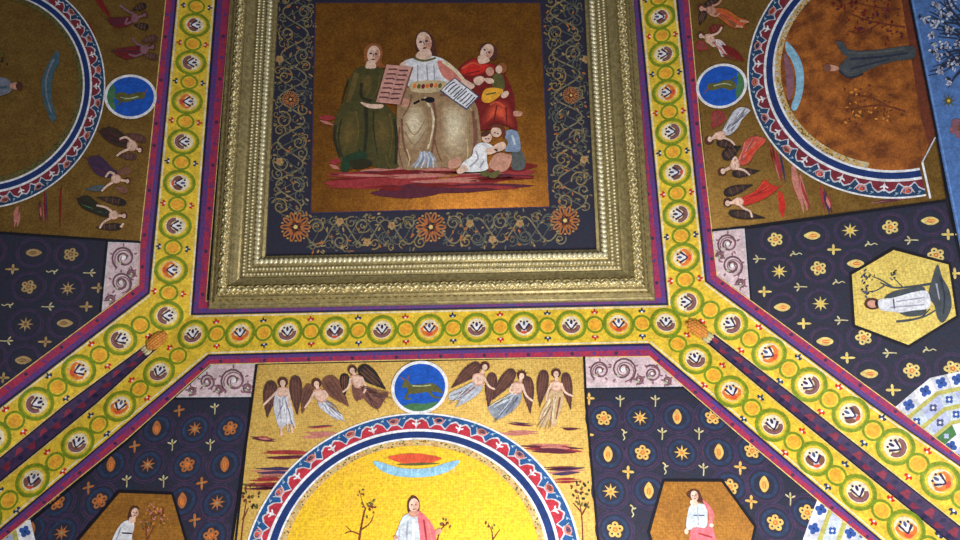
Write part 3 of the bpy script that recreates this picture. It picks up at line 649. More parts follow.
# lower right (south) panel
c1 = conv; itS = c1('flower', [(495,55),(650,192),(540,500),(930,50)], 480, 405, 4)+c1('star', [(640,52),(807,192),(522,347)], 480, 405, 4)+c1('oval', [(788,50),(512,200),(675,345),(955,190)], 480, 405, 4)\
   +c1('sprig', [(728,115),(875,115),(893,258)], 480, 405, 4)+c1('bird', [(575,120),(740,255),(610,425)], 480, 405, 4)+c1('cross', [(592,268)], 480, 405, 4)\
   +[('flower', 775, 523), ('oval', 764, 485), ('flower', 752, 451), ('cross', 740, 467.5), ('cross', 751, 501.5), ('sprig', 790, 499), ('flower', 807, 513), ('flower', 730, 487)]\
   +conv('sprig', [(270,275),(428,275)], 560, 340, 4.5)+[('sprig', 622.5, 553), ('cross', 588, 435), ('oval', 605, 570), ('cross', 589, 398.5), ('oval', 637, 391), ('star', 790, 560), ('cross', 771, 547)]
itS = [i for i in itS if not (i[0] == 'oval' and i[2] < 395)]
starry('dark panel of ringed gold flowers right of the bright arched scene', [(585, 389), (684, 388), (822, 503), (880, 560), (870, 600), (604, 600), (598, 540)], SOUTH, (0, -1), itS, ('flowerS', 'goldorange'),
       [(i[1], i[2]) for i in itS if i[0] in ('flower', 'star', 'oval')], 17.5)
# lower left (south) panel
itL = conv('oval', [(628,95),(445,240),(900,240),(730,385),(125,500)], 0, 405, 4)+conv('star', [(780,97),(592,240),(870,392)], 0, 405, 4)+conv('flower', [(922,95),(750,240),(845,525),(400,385),(230,390)], 0, 405, 4)\
   +conv('cross', [(718,22),(540,165),(808,312),(355,330),(780,460)], 0, 405, 4)+conv('sprig', [(860,15),(690,160),(842,160),(508,305),(655,305)], 0, 405, 4)+[('star', 62, 533), ('star', 100, 530), ('oval', 215, 570)]
starry('dim dark panel of ringed gold flowers left of the bright arched scene', [(172, 399), (251.5, 398), (234, 560), (230, 600), (-20, 600), (-10, 556), (127, 442)], SOUTH, (0, -1), itL, ('fadeor', 'fadegold'),
       [(i[1], i[2]) for i in itL if i[0] in ('flower', 'star', 'oval')], 18)
# left (west) panel
c = lambda k, p: conv(k, p, 0, 230, 2.84)
itW = c('oval', [(95,65),(183,265),(65,370),(-20,470)])+c('flower', [(202,70),(82,162),(-30,60)])+c('star', [(193,167),(73,268),(-30,360)])+c('cross', [(37,112),(247,218),(130,318),(10,420),(280,165)])+c('sprig', [(255,122),(137,218),(20,315)])+c('bird', [(148,118),(22,213)])
starry('dark panel of gold flowers in the left of the vault, below the dim winged figures', [(-60, 229), (0, 233), (107, 240), (100, 316), (0, 391), (-60, 436)], WEST, (1, 0), itW, ('flowerW', 'flowerW2'), [(i[1], i[2]) for i in itW if i[0] in ('flower', 'star', 'oval')], 16.5, glow='navy')

# ------------------------------------------------------------------ pink scroll panels
def pink(label, poly, pl, run):
    cx = sum(p[0] for p in poly)/4; cy = sum(p[1] for p in poly)/4
    th = thing('scroll_panel', label, 'painted panel', cen(cx, cy, pl), 'pale pink panels of scrolling foliage')
    paint(th, 'pink_ground', [P('pinkpanel', poly), K('white2', poly, 1.6, sm=1, closed=True)], 1.8, pl, label='pale pink ground with white edge')
    for i, (x, y, r, sg, a) in enumerate(run):
        s = [spiral('scrolldk', x, y, r*1.12, a, 1.9, 1.9, sg), spiral('mauve', x+.9, y+.9, r*.95, a+.5, 1.5, 1.2, sg), El('white', x, y, r*.2), El('brown', x+r*.3, y-r*.2, 1.6, 1.1, 30, 8)]
        for k in range(5):
            t = a+k*1.25; s.append(El('mauve', x+math.cos(t)*r*1.15, y+math.sin(t)*r*1.15, 2, .9, math.degrees(t), 8))
        s.append(El('palegreen', x-r*.4, y+r*.5, 1.8, 1, 20, 8))
        paint(th, 'scroll', s, 2.5, pl, label='dark scrolling stem')
pink('pale scroll panel above the dark starry panel, right of the flying angels', [(584.5, 357.5), (649, 356), (683, 386.5), (586, 388)], SOUTH, [(600, 371, 9, 1, 2.2), (623, 370, 12, -1, 1), (652, 374, 8, 1, 4), (639, 380, 4, -1, 2), (667, 381, 4, -1, 2)])
pink('pale scroll panel above the dim starry panel, left of the flying angels', [(213, 365), (256.5, 364.5), (252.5, 396.5), (176, 397.5)], SOUTH, [(234, 381, 12, 1, 2.2), (207, 382, 7, -1, 1), (219, 390, 4, 1, 4), (192, 391, 4, -1, 2), (248, 388, 4.5, 1, 1)])
pink('tall pale scroll panel right of the dark starry panel on the left', [(109, 242.5), (140.5, 243.5), (139, 285), (102, 315.5)], WEST, [(124, 258, 11, 1, 2.2), (121, 283, 10, -1, 1), (111, 300, 4.5, 1, 3), (132, 274, 4, 1, 3)])
pink('tall pale scroll panel left of the dark starry panel on the right', [(713.5, 231), (744, 229), (750, 299.5), (716.5, 275.5)], EAST, [(728, 244, 9.5, 1, 2.2), (732, 266, 10, -1, 1), (741, 284, 4.5, 1, 3), (720, 256, 3.6, 1, 3)])

# ------------------------------------------------------------------ arched scenes (lunettes)
def fit_ellipse(pts, pl, X, Y):
    """axis-aligned ellipse in the plane through measured rim points (Gauss-Newton)"""
    O = pl(*pts[len(pts)//2]); q = [((pl(*p)-O).dot(X), (pl(*p)-O).dot(Y)) for p in pts]
    import numpy as np
    q = np.array(q); M = np.c_[q[:, 0]**2, q[:, 1]**2, q[:, 0], q[:, 1]]
    s = np.linalg.lstsq(M, np.ones(len(q)), rcond=None)[0]
    A, B, D, E_ = s; cx, cy = -D/2/A, -E_/2/B; k = 1+A*cx*cx+B*cy*cy
    return O+X*cx+Y*cy, math.sqrt(k/A), math.sqrt(k/B)
def arch(parent, pts, pl, up, a0, a1, dim=False, nper=12, ground='goldlunette', terms=False):
    """up: pixel direction of the crown. returns polar mapper with rho=1 at the outer rim"""
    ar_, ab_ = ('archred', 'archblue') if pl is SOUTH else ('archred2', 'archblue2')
    C0 = pl(*pts[len(pts)//2]); Y = (pl(pts[len(pts)//2][0]+up[0], pts[len(pts)//2][1]+up[1])-C0).normalized(); n = pl.n; X = Y.cross(n)
    O, a, b = fit_ellipse(pts, pl, X, Y)
    sgn = 1 if X.dot(pl(pts[0][0]+(-up[1]), pts[0][1]+up[0])-pl(*pts[0])) > 0 else -1
    X = X*sgn
    def pol(th, rho, off=0.0):      # th in degrees from the crown, + clockwise for the viewer
        t = math.radians(th); return O+X*(a*rho*math.sin(t))+Y*(b*rho*math.cos(t))+n*off
    def ring(m, r0, r1, k=80):
        v = []; f = []
        for i in range(k+1):
            t = a0+(a1-a0)*i/k; v += [(t, r0), (t, r1)]
            if i: q = len(v); f.append((q-4, q-2, q-1, q-3))
        return (m, v, f)
    gr = [(a0+(a1-a0)*i/60, .81) for i in range(61)]
    paint(parent, 'scene_ground', [P(ground, gr)], 3, pol, label='gold scene ground under the arch')
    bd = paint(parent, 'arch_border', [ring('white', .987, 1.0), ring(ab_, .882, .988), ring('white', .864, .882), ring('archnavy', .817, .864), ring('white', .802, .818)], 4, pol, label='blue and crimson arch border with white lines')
    ORG[bd.name] = ORG[parent.name]
    # crimson palmettes along the inside of the scroll band, white vine over them
    per = 360/nper
    sh = []
    k = int((a1-a0)/per*24)
    def wave(t): 
        ph = abs((t/per+.5) % 1.0-.5)
        kn = ((0, .938), (.12, .958), (.23, .940), (.32, .893), (.40, .912), (.46, .925), (.501, .918))
        for (a_, ra_), (b_2, rb_) in zip(kn, kn[1:]):
            if ph <= b_2:
                q_ = (ph-a_)/(b_2-a_); q_ = q_*q_*(3-2*q_); return ra_*(1-q_)+rb_*q_
        return kn[-1][1]
    v = []; f = []; line = []
    for i in range(k+1):
        t = a0+(a1-a0)*i/k; w = wave(t); v += [(t, .883), (t, w)]; line.append((t, w))
        if i: q = len(v); f.append((q-4, q-2, q-1, q-3))
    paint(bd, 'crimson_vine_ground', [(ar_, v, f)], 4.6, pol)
    v = []; f = []
    for i, (t, w) in enumerate(line):
        v += [(t, w-.005), (t, w+.007)]
        if i: q = len(v); f.append((q-4, q-2, q-1, q-3))
    sh = [('white2', v, f)]
    kk = 1/ (math.pi/180)   # degrees per radius
    def loc(tc, rc, shapes): return [(m, [(tc+x*kk, rc-y) for x, y in vv], ff) for m, vv, ff in shapes]
    j0 = int(math.floor(a0/per)); j1 = int(math.ceil(a1/per))
    for j in range(j0, j1+1):
        tc = j*per
        if a0+2 < tc < a1-2:
            sh += loc(tc, .915, [El('white', 0, 0, .010, .018, 0, 10), El('white', -.018, -.006, .014, .006, 30, 8), El('white', .018, -.006, .014, .006, -30, 8), K('white2', [(0, .0), (0, .03)], .005, sm=1), El('white', 0, -.026, .006, .012, 0, 8)])
        tc = (j+.5)*per
        if a0+2 < tc < a1-2:
            sh += loc(tc, .946, [El('gownp', 0, -.002, .036, .024, 0, 16), El(ab_, 0, -.004, .026, .015, 0, 14), El('redorange', 0, -.006, .017, .011, 0, 12), spiral('white2', 0, 0, .036, 2.5, .9, .004, 1), K('white2', [(-.045, -.02), (-.03, .01), (-.012, .028)], .006, .004), K('white2', [(.045, -.02), (.03, .01), (.012, .028)], .006, .004)])
        for dd in (-.26, .26):
            tc = (j+dd)*per
            if a0+2 < tc < a1-2: sh += loc(tc, .968, [K('lightblue', [(-.014, .008), (0, -.004), (.012, -.012)], .006, .003), El('white2', 0, .006, .006, .004, 0, 8)])
    paint(bd, 'white_vine', sh, 5.2, pol, fine=.00002)
    return pol
def roundel(label, x, y, pl, up, rx, animal):
    u = P_M/47.2; m = local(x, y, up[0], up[1], u*rx, u*rx, pl)
    th = thing('animal_roundel', label, 'roundel', cen(x, y, pl), 'blue roundels with animals')
    paint(th, 'white_rim', [Rg('white', 0, 0, 1, 1, .11, 44)], 6.6, m, label='white ring')
    paint(th, 'blue_disc', [El('roundblue', 0, 0, .92, n=40), P('grass', [(-.62, .66), (-.3, .58), (.2, .62), (.62, .56), (.5, .75), (.2, .88), (-.2, .9), (-.5, .78)])], 6.2, m, label='blue disc with a green strip of ground')
    paint(th, 'animal', animal, 7.2, m, label='olive brown painted animal')
bull = [P('olive', crom([(-.55, -.25), (-.42, -.3), (-.3, -.12), (.1, -.1), (.45, -.12), (.72, .1), (.8, .3), (.6, .22), (.3, .2), (-.2, .24), (-.4, .2), (-.45, .0), (-.62, -.02)], 3)), K('olive', [(-.35, .15), (-.5, .38), (-.3, .42)], .1, .06), K('olive', [(.3, .15), (.5, .4), (.75, .44)], .1, .05), K('brown', [(-.5, -.28), (-.68, -.42)], .06, .03), K('brown', [(-.44, -.3), (-.36, -.5)], .06, .03), K('palegreen', [(-.25, -.06), (.1, -.03), (.4, -.05)], .05, .03)]
stag = [P('olive', crom([(-.15, -.55), (.1, -.5), (.12, -.2), (.25, .1), (.2, .45), (-.05, .6), (-.2, .35), (-.1, .05), (-.2, -.3)], 3)), K('olive', [(.15, .3), (.4, .5)], .1, .05), K('brown', [(-.1, -.5), (-.35, -.65)], .06, .03), K('palegreen', [(0, -.3), (.1, .1), (.02, .4)], .06, .03)]

def angel(parent, label, head, torso, gown, gc, wings, arms, layer=6, hr=None, folds=(), crown=False, hr_col='hair', skin='skin', pl=None, extra=()):
    mp = pl or V
    hx, hy, r = head; side = -1 if pl is WEST else 1
    r *= .86
    tx, ty = sum(torso[0::2])/(len(torso)//2), sum(torso[1::2])/(len(torso)//2)
    sk2 = 'skin2' if skin == 'skin' else mixc(skin, 'brown', .5)
    dx_, dy_ = tx-hx, ty-hy; dl = math.hypot(dx_, dy_); dx_, dy_ = dx_/dl, dy_/dl
    body = [K(skin, [(hx, hy), (tx, ty)], r*.75, r*1.1, 1), Pf(sk2, torso)]+grad(sk2, skin, Pf(skin, torso), 3, end=.7)+[K(sk2, [(tx-dy_*r*.7, ty+dx_*r*.7), (tx+dx_*r*.3, ty+dy_*r*.3), (tx+dy_*r*.7, ty-dx_*r*.7)], .8, .6, 2), K(sk2, [(tx, ty), (tx+dx_*r, ty+dy_*r)], .6, .4, 1)]+[Kf(skin, a, 2.4, 1.8) for a in arms]+[El(skin, hx, hy, r*.7, r*.85, 0, 14), El('brown', hx-r*.25, hy, r*.13, r*.1, 0, 6), El('brown', hx+r*.25, hy, r*.13, r*.1, 0, 6)]+list(extra)
    b = paint(parent, 'winged_figure', body, layer+1.2, mp, label)
    hs = [El(hr_col, hx+(hr[0] if hr else 0), hy+(hr[1] if hr else -r*.3), r*1.35, r*1.3, 0, 14)]
    if crown: hs += [K(hr_col, [(hx, hy-r*.3), (hx+math.sin(q)*r*2.1, hy-math.cos(q)*r*2.1)], r*.35, r*.1, 1) for q in (-1, -.5, 0, .5, 1)]
    paint(b, 'hair', hs, layer+.8, mp)
    for (x, y, rx, ry, rot, c_) in wings:
        if abs(rx) < ry: tipd = [(0, -1), (.75, -.82), (1, -.3), (.8, .25), (.38, .8), (.05, 1.22), (-.35, .75), (-.85, .2), (-1, -.35), (-.7, -.85)]
        else: sg = 1 if hx < x+40 and side > 0 else -1; tipd = [(-sg, 0), (-.82*sg, .75), (-.3*sg, 1), (.25*sg, .8), (.8*sg, .38), (1.2*sg, .05), (.75*sg, -.35), (.2*sg, -.85), (-.35*sg, -1), (-.85*sg, -.7)]
        w = [(c_, v_, f_) for c_, v_, f_ in xf([P(c_, crom([(a_*rx, b_*ry) for a_, b_ in tipd], 3))], x, y, 1, rot)]
        w += [(mixc(c_, 'wing2' if c_ != 'wing2' else 'wing', .35), v_, f_) for _, v_, f_ in xf([P(c_, crom([(a_*rx*.6-rx*.1, b_*ry*.62) for a_, b_ in tipd], 3))], x, y, 1, rot)]
        for k in (-.45, 0, .45): 
            c2, s2 = math.cos(math.radians(rot)), math.sin(math.radians(rot)); px, py = rx*k, ry*.75
            w.append(K('wing2' if c_ != 'wing2' else 'wing', [(x+px*c2+py*s2, y+px*s2-py*c2), (x+px*c2-py*s2, y+px*s2+py*c2)], .8, .5, 1))
        paint(b, 'wing', w, layer, mp)
    gs = grad(gc[0], gc[1], Pf(gc[0], gown), 3, end=.5)[:1]+grad(mixc(gc[0], gc[1], .4), gc[0], Pf(gc[0], gown), 4, end=.3)+[Kf(gc[1+(i % (len(gc)-1))], f_, 2.0, 1.2) for i, f_ in enumerate(folds)]
    gp = [(gown[i], gown[i+1]) for i in range(0, len(gown), 2)]; gp.sort(key=lambda p: -math.hypot(p[0]-tx, p[1]-ty))
    rn = random.Random(int(hx*7+hy)); gx, gy = sum(p[0] for p in gp)/len(gp), sum(p[1] for p in gp)/len(gp)
    for i in range(11):
        a_, b_ = gp[rn.randrange(3)], gp[rn.randrange(4)]; t = rn.random(); ex_, ey_ = a_[0]*(1-t)+b_[0]*t, a_[1]*(1-t)+b_[1]*t; k = rn.uniform(.9, 1.22)
        sx_, sy_ = tx*.6+gx*.4+rn.uniform(-2, 2), ty*.6+gy*.4+rn.uniform(-2, 2)
        gs.append(K(gc[i % len(gc)] if i % 4 else mixc(gc[1], 'wingdk', .45), [(sx_, sy_), ((sx_+ex_)/2+rn.uniform(-2, 2), (sy_+ey_)/2+rn.uniform(-2, 2)), (sx_+(ex_-sx_)*k, sy_+(ey_-sy_)*k)], 1.3, .5, 3))
    paint(b, 'gown', gs, layer+1, mp)
    return b

# ---- south compartment
sc = thing('angel_compartment', 'bright gold compartment with six flying angels above an arched scene, bottom centre', 'painted panel', cen(415, 400, SOUTH))
paint(sc, 'gold_ground', [P('goldpanel', [(258, 365), (583.5, 358), (586, 405), (597.5, 540), (603, 600), (226, 600), (232, 540), (252, 405)])], 1.5, SOUTH, label='gold ground in a lit tone')
paint(sc, 'black_edge', [K('black', [(257, 365), (252, 405), (233, 540), (227, 600)], 2.4, sm=1), K('black', [(584, 357), (586, 405), (598, 540), (604, 600)], 2.4, sm=1)], 4.5, SOUTH)
paint(sc, 'cloud_streak', shred([lens('cloudred', 307, 428, 335, 426, 2.5), lens('cloudred', 300, 436, 340, 434, 6), lens('cloudpink', 302, 433, 335, 432, 3), lens('clouddk', 250, 437, 276, 440, 7), lens('cloudred', 262, 453, 322, 453, 4), lens('clouddk', 265, 459, 315, 457, 5),
      lens('plum', 250, 472, 302, 472, 9), lens('cloudred', 246, 482, 292, 481, 9), lens('clouddk', 244, 488, 288, 487, 5), lens('cloudpink', 258, 476, 296, 475, 3)]), 2.2, SOUTH, label='red and purple cloud streaks at left')
paint(sc, 'cloud_streak', shred([lens('clouddk', 507, 423, 535, 426, 4), lens('cloudred', 497, 432, 540, 433, 6), lens('clouddk', 560, 428, 581, 429, 5), lens('cloudred', 518, 446, 584, 449, 11), lens('clouddk', 530, 451, 580, 452, 5), lens('cloudpink', 528, 445, 572, 446, 3),
      lens('plum', 546, 474, 586, 471, 9), lens('cloudred', 548, 481, 584, 480, 5), lens('clouddk', 540, 469, 578, 468, 3)]), 2.2, SOUTH, label='red and purple cloud streaks at right')
rnd = random.Random(3)
for lb, tx, ty, pts in (('small dark tree at the right edge', 581, 540, [(583, 560, 582, 520, 578, 495), (582, 515, 589, 502), (581, 512, 573, 503)]), ('small dark tree at the left edge', 252, 540, [(240, 560, 243, 525, 247, 500), (243, 520, 249, 508)])):
    s = [Kf('rust', q, 1.8, .8) for q in pts]+[El(rnd.choice(['olive', 'dressdk', 'rust']), tx+rnd.uniform(-10, 8), ty-rnd.uniform(32, 58), rnd.uniform(1, 2.4), rnd.uniform(.8, 1.6), rnd.uniform(0, 180), 8) for _ in range(26)]
    paint(sc, 'tree', s, 2.6, SOUTH, label=lb)
AS = dict(parent=sc, pl=SOUTH, layer=5)
angel(label='white gowned angel at far left of the row', head=(283.3, 384, 4.6), torso=[278, 389, 284, 388, 289, 390, 288, 397, 279, 397], gown=[278, 389, 281, 391, 285, 391, 289, 389, 291, 402, 294, 415, 295, 427, 288, 424, 281, 430, 276, 417, 274, 404],
      gc=('gownw', 'gowng', 'white'), wings=[(270, 398, 7, 17, 8, 'wing'), (296.5, 394, 6.5, 18, -2, 'wing')], arms=[(278.5, 391.5, 272, 398, 264, 406), (288, 390, 290, 399, 289, 409), (282, 427, 282, 437), (292, 425, 293, 434)],
      folds=[(280, 400, 282, 424), (286, 404, 289, 422), (283, 398, 285, 412)], **AS)
angel(label='angel in grey white drapery, second from left', head=(317, 385, 4.4), torso=[314, 391, 322, 390, 327, 396, 325, 403, 318, 402, 315, 398], gown=[319, 402, 326, 400, 332, 408, 342, 415, 343, 421, 335, 419, 327, 414, 320, 408],
      gc=('gownw', 'gowng', 'gowngr'), wings=[(307, 398, 6, 14, 18, 'wing2'), (336, 391, 9, 17, -38, 'wing2')], arms=[(315, 393, 310, 402, 305, 409), (324, 391, 328, 397, 322, 401)], folds=[(324, 405, 336, 416), (328, 406, 341, 417), (322, 404, 334, 413)], **AS)
angel(label='angel in mauve drapery left of the blue roundel', head=(352.6, 371.5, 4.2), torso=[351, 377, 359, 376, 364, 380, 363, 388, 355, 388], gown=[353, 386, 364, 385, 369, 393, 380, 394, 389, 393, 384, 402, 378, 410, 369, 405, 362, 397, 358, 402, 354, 398],
      gc=('gownb', 'wing', 'brown'), wings=[(345, 384, 5, 10, 0, 'wingdk'), (371.5, 377.5, 7.5, 16, -48, 'wingdk')], arms=[(351, 379, 349, 388, 343, 393), (362, 378, 366, 388, 364, 394)], folds=[(366, 396, 378, 405), (360, 390, 366, 400), (372, 396, 384, 398)], **AS)
angel(label='angel with grey white drapery right of the blue roundel', head=(485, 368, 4.2), torso=[473, 376, 481, 374, 486, 378, 482, 386, 474, 386], gown=[473, 383, 483, 382, 480, 393, 468, 402, 457, 407, 459, 401, 450, 400, 450, 394, 463, 388],
      gc=('whitegrey', 'gowng', 'gownb'), wings=[(467, 375, 6.5, 17, 50, 'wing'), (490.5, 389, 6, 16, 8, 'wing')], arms=[(484, 378, 489, 387, 495, 390), (476, 376, 472, 382)], folds=[(476, 388, 460, 400), (470, 390, 455, 396), (478, 390, 464, 403)], **AS)
angel(label='crowned angel in blue grey skirt, second from right', head=(521.7, 377, 4.2), crown=True, torso=[513, 384, 521, 383, 524, 389, 519, 395, 512, 393], gown=[510, 394, 521, 393, 520, 403, 512, 412, 497, 420, 488, 408, 500, 403],
      gc=('gowngr', 'whitegrey', 'inkblue'), wings=[(504, 384, 6.5, 17, 36, 'wing'), (528.5, 394, 6, 17, -4, 'wing')], arms=[(522, 385, 526, 396, 533, 402), (513, 385, 510, 392, 517, 395)], folds=[(514, 398, 500, 414), (518, 398, 506, 414), (508, 400, 494, 408)], **AS)
angel(label='angel in tan gown at far right of the row', head=(556, 375, 4.3), torso=[551, 383, 559, 382, 562, 387, 560, 392, 552, 391], gown=[551, 391, 561, 391, 563, 404, 558, 418, 555, 428, 549, 420, 544, 428, 539, 424, 541, 413, 547, 402],
      gc=('gownt', 'beige3', 'brown'), wings=[(542, 387.5, 6, 17, 8, 'wing'), (567.5, 390, 5.5, 17, -8, 'wing')], arms=[(561, 384, 565, 393, 573, 397), (552, 384, 548, 392, 546, 402)], folds=[(556, 396, 552, 418), (560, 398, 556, 420), (550, 400, 543, 420)], **AS)

lS = thing('arched_scene', 'arched scene at the bottom centre, robed figure on a bright yellow ground', 'painted arch', cen(413, 430, SOUTH), 'arched scenes with blue and crimson borders')
polS = arch(lS, [(247, 540), (265, 505), (290, 467), (350, 427), (413, 415.5), (480, 429), (520, 447.5), (552.5, 479), (571, 512), (579, 540)], SOUTH, (0, -1), -100, 100, nper=20.5)
def mosaic(par, pol, a0, a1, n, cols, seed):
    rn = random.Random(seed); v = []; f = []
    for i in range(61):
        t = a0+(a1-a0)*i/60; v += [(t, .762), (t, .802)]
        if i: q = len(v); f.append((q-4, q-2, q-1, q-3))
    paint(par, 'mosaic_rim', [(cols[1] if cols[0] == 'rust' else 'mosaicbase', v, f)]+[El(rn.choice(cols), a0+(a1-a0)*i/n, rn.uniform(.765, .798), .45, .006, 0, 6) for i in range(n)], 5.4, pol, label='speckled mosaic rim', fine=.00001)
mosaic(lS, polS, -95, 95, 420, ('goldorange', 'pale', 'olive', 'goldpale'), 4)
paint(lS, 'sky_crescent', [P('lightblue', crom([(373, 462), (382, 463), (398, 468), (414, 469.5), (432, 468), (448, 463), (460, 461), (452, 470), (436, 476), (415, 478), (394, 476), (380, 470)], 3)),
      P('redorange', crom([(388, 458), (400, 455), (416, 454), (432, 456), (442, 459), (432, 463), (416, 466), (400, 463)], 3)), lens('olive', 396, 465, 440, 464, 3)]
      +[K('whitegrey', [(382+i*6, 465+3.4*math.sin(math.pi*i/12)), (382+i*6, 473+3.6*math.sin(math.pi*i/12))], .7, sm=1) for i in range(13)], 5, SOUTH, label='pale blue crescent of sky with orange cloud')
fig(lS, 'robed_figure', 'bearded figure in pale grey robe and pink cloak', face(414.3, 506, 7, 0, 'brown')+[Pf('skin2', [410, 512, 418, 512, 418, 517, 410, 517]), Pf('skin2', [436, 531, 441, 529, 441, 534, 436, 535]), El('skin2', 396, 538, 2.4, 2)],
    [('robe', [Pf('whitegrey', [409, 514, 419, 513, 423, 530, 424, 570, 396, 570, 394, 545, 399, 527, 403, 518]), Kf('gowng', [408, 522, 406, 555], 2), Kf('white', [414, 520, 414, 555], 3, 2), Kf('gowng', [400, 530, 398, 550], 1.6)], .4),
     ('cloak', [Pf('pinkrobe', [418, 512, 426, 517, 434, 528, 437, 545, 434, 570, 423, 570, 420, 535]), Kf('cloudred', [424, 520, 428, 550], 1.8), Kf('gownp', [428, 522, 433, 545], 1.8)], .7)],
    6, hair=[Pf('hair', [408, 512, 408, 502, 413, 496, 419, 500, 420, 508, 418, 514, 411, 514])], mp=SOUTH)
def tree(par, lb, strokes, leaves, layer, pl, cols=('rust', 'olive', 'brown'), seed=1, tr='rust'):
    rn = random.Random(seed); s = [Kf(tr, q, w, w*.5) for q, w in strokes]
    for (x, y, r, n) in leaves: s += [El(rn.choice(cols), x+rn.gauss(0, r*.5), y+rn.gauss(0, r*.5), rn.uniform(.9, 2.2), rn.uniform(.6, 1.3), rn.uniform(0, 180), 8) for _ in range(n)]
    paint(par, 'tree', s, layer, pl, label=lb, fine=.00003)
tree(lS, 'thin bare tree left of the robed figure', [((357, 570, 359, 545, 363, 520, 366, 508), 2.6), ((360, 535, 352, 532, 345, 534), 1.4), ((362, 530, 370, 524, 374, 516), 1.2), ((366, 510, 362, 500, 361, 494), 1), ((352, 532, 346, 526), 1)], [(362, 494, 4, 5), (371, 508, 8, 14)], 5, SOUTH, seed=2)
tree(lS, 'leafy twig right of the robed figure', [((437, 545, 440, 532, 447, 524), 1.6), ((493, 545, 492, 532, 488, 524), 1.4), ((493, 540, 500, 530), 1.2)], [(445, 526, 6, 9), (490, 526, 6, 5)], 5, SOUTH, seed=3)
roundel('blue roundel with a recumbent bull, centre of the row of bright angels', 420, 388, SOUTH, (0, -1), 27.3, bull)

# ---- east compartment
ec = thing('angel_compartment', 'gold compartment with five sideways winged figures in white, red and orange, right of the frame', 'painted panel', cen(760, 180, EAST))
e_poly = [(689, 0), (712, 230.5), (946, 201), (936, 135), (909, 0), (897, -60), (683.5, -60)]
paint(ec, 'gold_ground', [P('goldside', e_poly)], 1.5, EAST, label='gold ground in a shaded tone')
paint(ec, 'black_edge', [K('black', [(712, 231), (745, 227.5), (946, 201), (936, 135), (909, 0), (897, -60)], 2.4, sm=1)], 6, EAST)
paint(ec, 'cloud_streak', shred([lens('cloudred', 777, 150, 783, 184, 9), lens('red', 795, 160, 806, 214, 12), lens('cloudred', 800, 178, 812, 214, 5), lens('plum', 824, 188, 832, 214, 9), lens('red', 779, 190, 784, 220, 6), lens('cloudred', 820, 184, 824, 212, 4), lens('clouddk', 868, 204, 914, 198, 3), lens('robedk', 770, 140, 776, 170, 4)]), 2.2, EAST, label='vertical red and purple cloud streaks')
AE = dict(parent=ec, pl=EAST, layer=5)
angel(label='winged figure in orange gown at the top', head=(701.7, 9.7, 3.6), torso=[706, 9, 712, 7, 717, 11, 714, 16, 708, 15], gown=[717, 9, 728, 11, 738, 18, 748, 22, 742, 27, 734, 29, 722, 21, 716, 15], gc=('gowno', 'redorange', 'brown'), wings=[(712, 3, 9, 3.5, -30, 'wingdk'), (702, 18, 4, 7, 20, 'wingdk')],
      arms=[(712, 7, 718, 5, 722, 0), (710, 15, 716, 17, 720, 14), (740, 22, 749, 23), (736, 27, 743, 28)], folds=[(720, 13, 738, 23), (724, 18, 736, 27)], skin='skin2', **AE)
angel(label='winged figure in white and dark red just above the blue roundel', head=(701, 37, 3.3), torso=[705, 36, 711, 35, 715, 40, 712, 45, 706, 43], gown=[714, 41, 721, 41, 727, 48, 729, 56, 722, 57, 719, 50], gc=('gownw', 'gownp', 'gowng'), wings=[(702, 47, 6, 5, 20, 'cloudred'), (716, 29, 7, 4, -20, 'robedk')],
      arms=[(710, 37, 718, 34, 722, 28), (709, 43, 714, 47, 718, 45)], folds=[(718, 45, 725, 56), (722, 44, 727, 54)], extra=(lens('robedk', 722, 46, 744, 62, 9), lens('rust', 722, 55, 738, 61, 4)), **AE)
angel(label='winged figure in white gown just below the blue roundel', head=(710, 140, 3.8), torso=[717, 133, 723, 132, 726, 137, 721, 141, 716, 139], gown=[722, 133, 728, 123, 733, 113, 741, 108, 750, 111, 743, 118, 738, 128, 729, 136], gc=('gownw', 'gowng', 'gowngr'), wings=[(717, 120, 7, 9, 30, 'cloudred'), (726, 145, 10, 4, 15, 'wingdk')],
      arms=[(722, 138, 730, 141, 735, 146), (717, 134, 713, 138)], folds=[(727, 130, 740, 114), (731, 132, 744, 113), (725, 128, 734, 112)], hr=(-1, 1), **AE)
angel(label='winged figure in pink red gown between the white and the scarlet ones', head=(723, 172, 3.8), torso=[731, 163, 737, 161, 740, 167, 736, 171, 730, 169], gown=[738, 162, 742, 150, 745, 142, 754, 137, 766, 141, 756, 152, 750, 162, 743, 166], gc=('gownr', 'gownp', 'redorange'), wings=[(731, 153, 10, 6, -35, 'wingdk'), (745, 173, 13, 4.5, -8, 'wingdk')],
      arms=[(736, 169, 744, 171, 750, 176), (732, 164, 735, 158, 738, 163)], folds=[(742, 160, 756, 142), (746, 162, 760, 144), (741, 156, 749, 142)], hr=(-1, 0), **AE)
angel(label='winged figure in scarlet gown with black wings, lowest of the column', head=(727.7, 204, 4), torso=[735, 200, 741, 198, 744, 203, 740, 207, 735, 205], gown=[741, 199, 750, 195, 757, 190, 764, 181, 770, 185, 778, 188, 771, 195, 758, 202, 744, 206], gc=('gownr', 'red', 'redorange'), wings=[(737, 190, 14, 5, -18, 'wingdk'), (745.5, 215.5, 17, 4.6, 8, 'wingdk')],
      arms=[(738, 204, 744, 209, 750, 212, 752, 218), (738, 199, 733, 202)], folds=[(744, 203, 762, 192), (748, 199, 768, 187)], **AE)
lE = thing('arched_scene', 'arched scene on the right, sideways grey robed figure on rusty orange ground', 'painted arch', cen(840, 80, EAST), 'arched scenes with blue and crimson borders')
def fillpoly(par, lb, ground, poly, pl, layer=3): paint(par, 'scene_ground', [P(ground, poly)], layer, pl, label=lb)
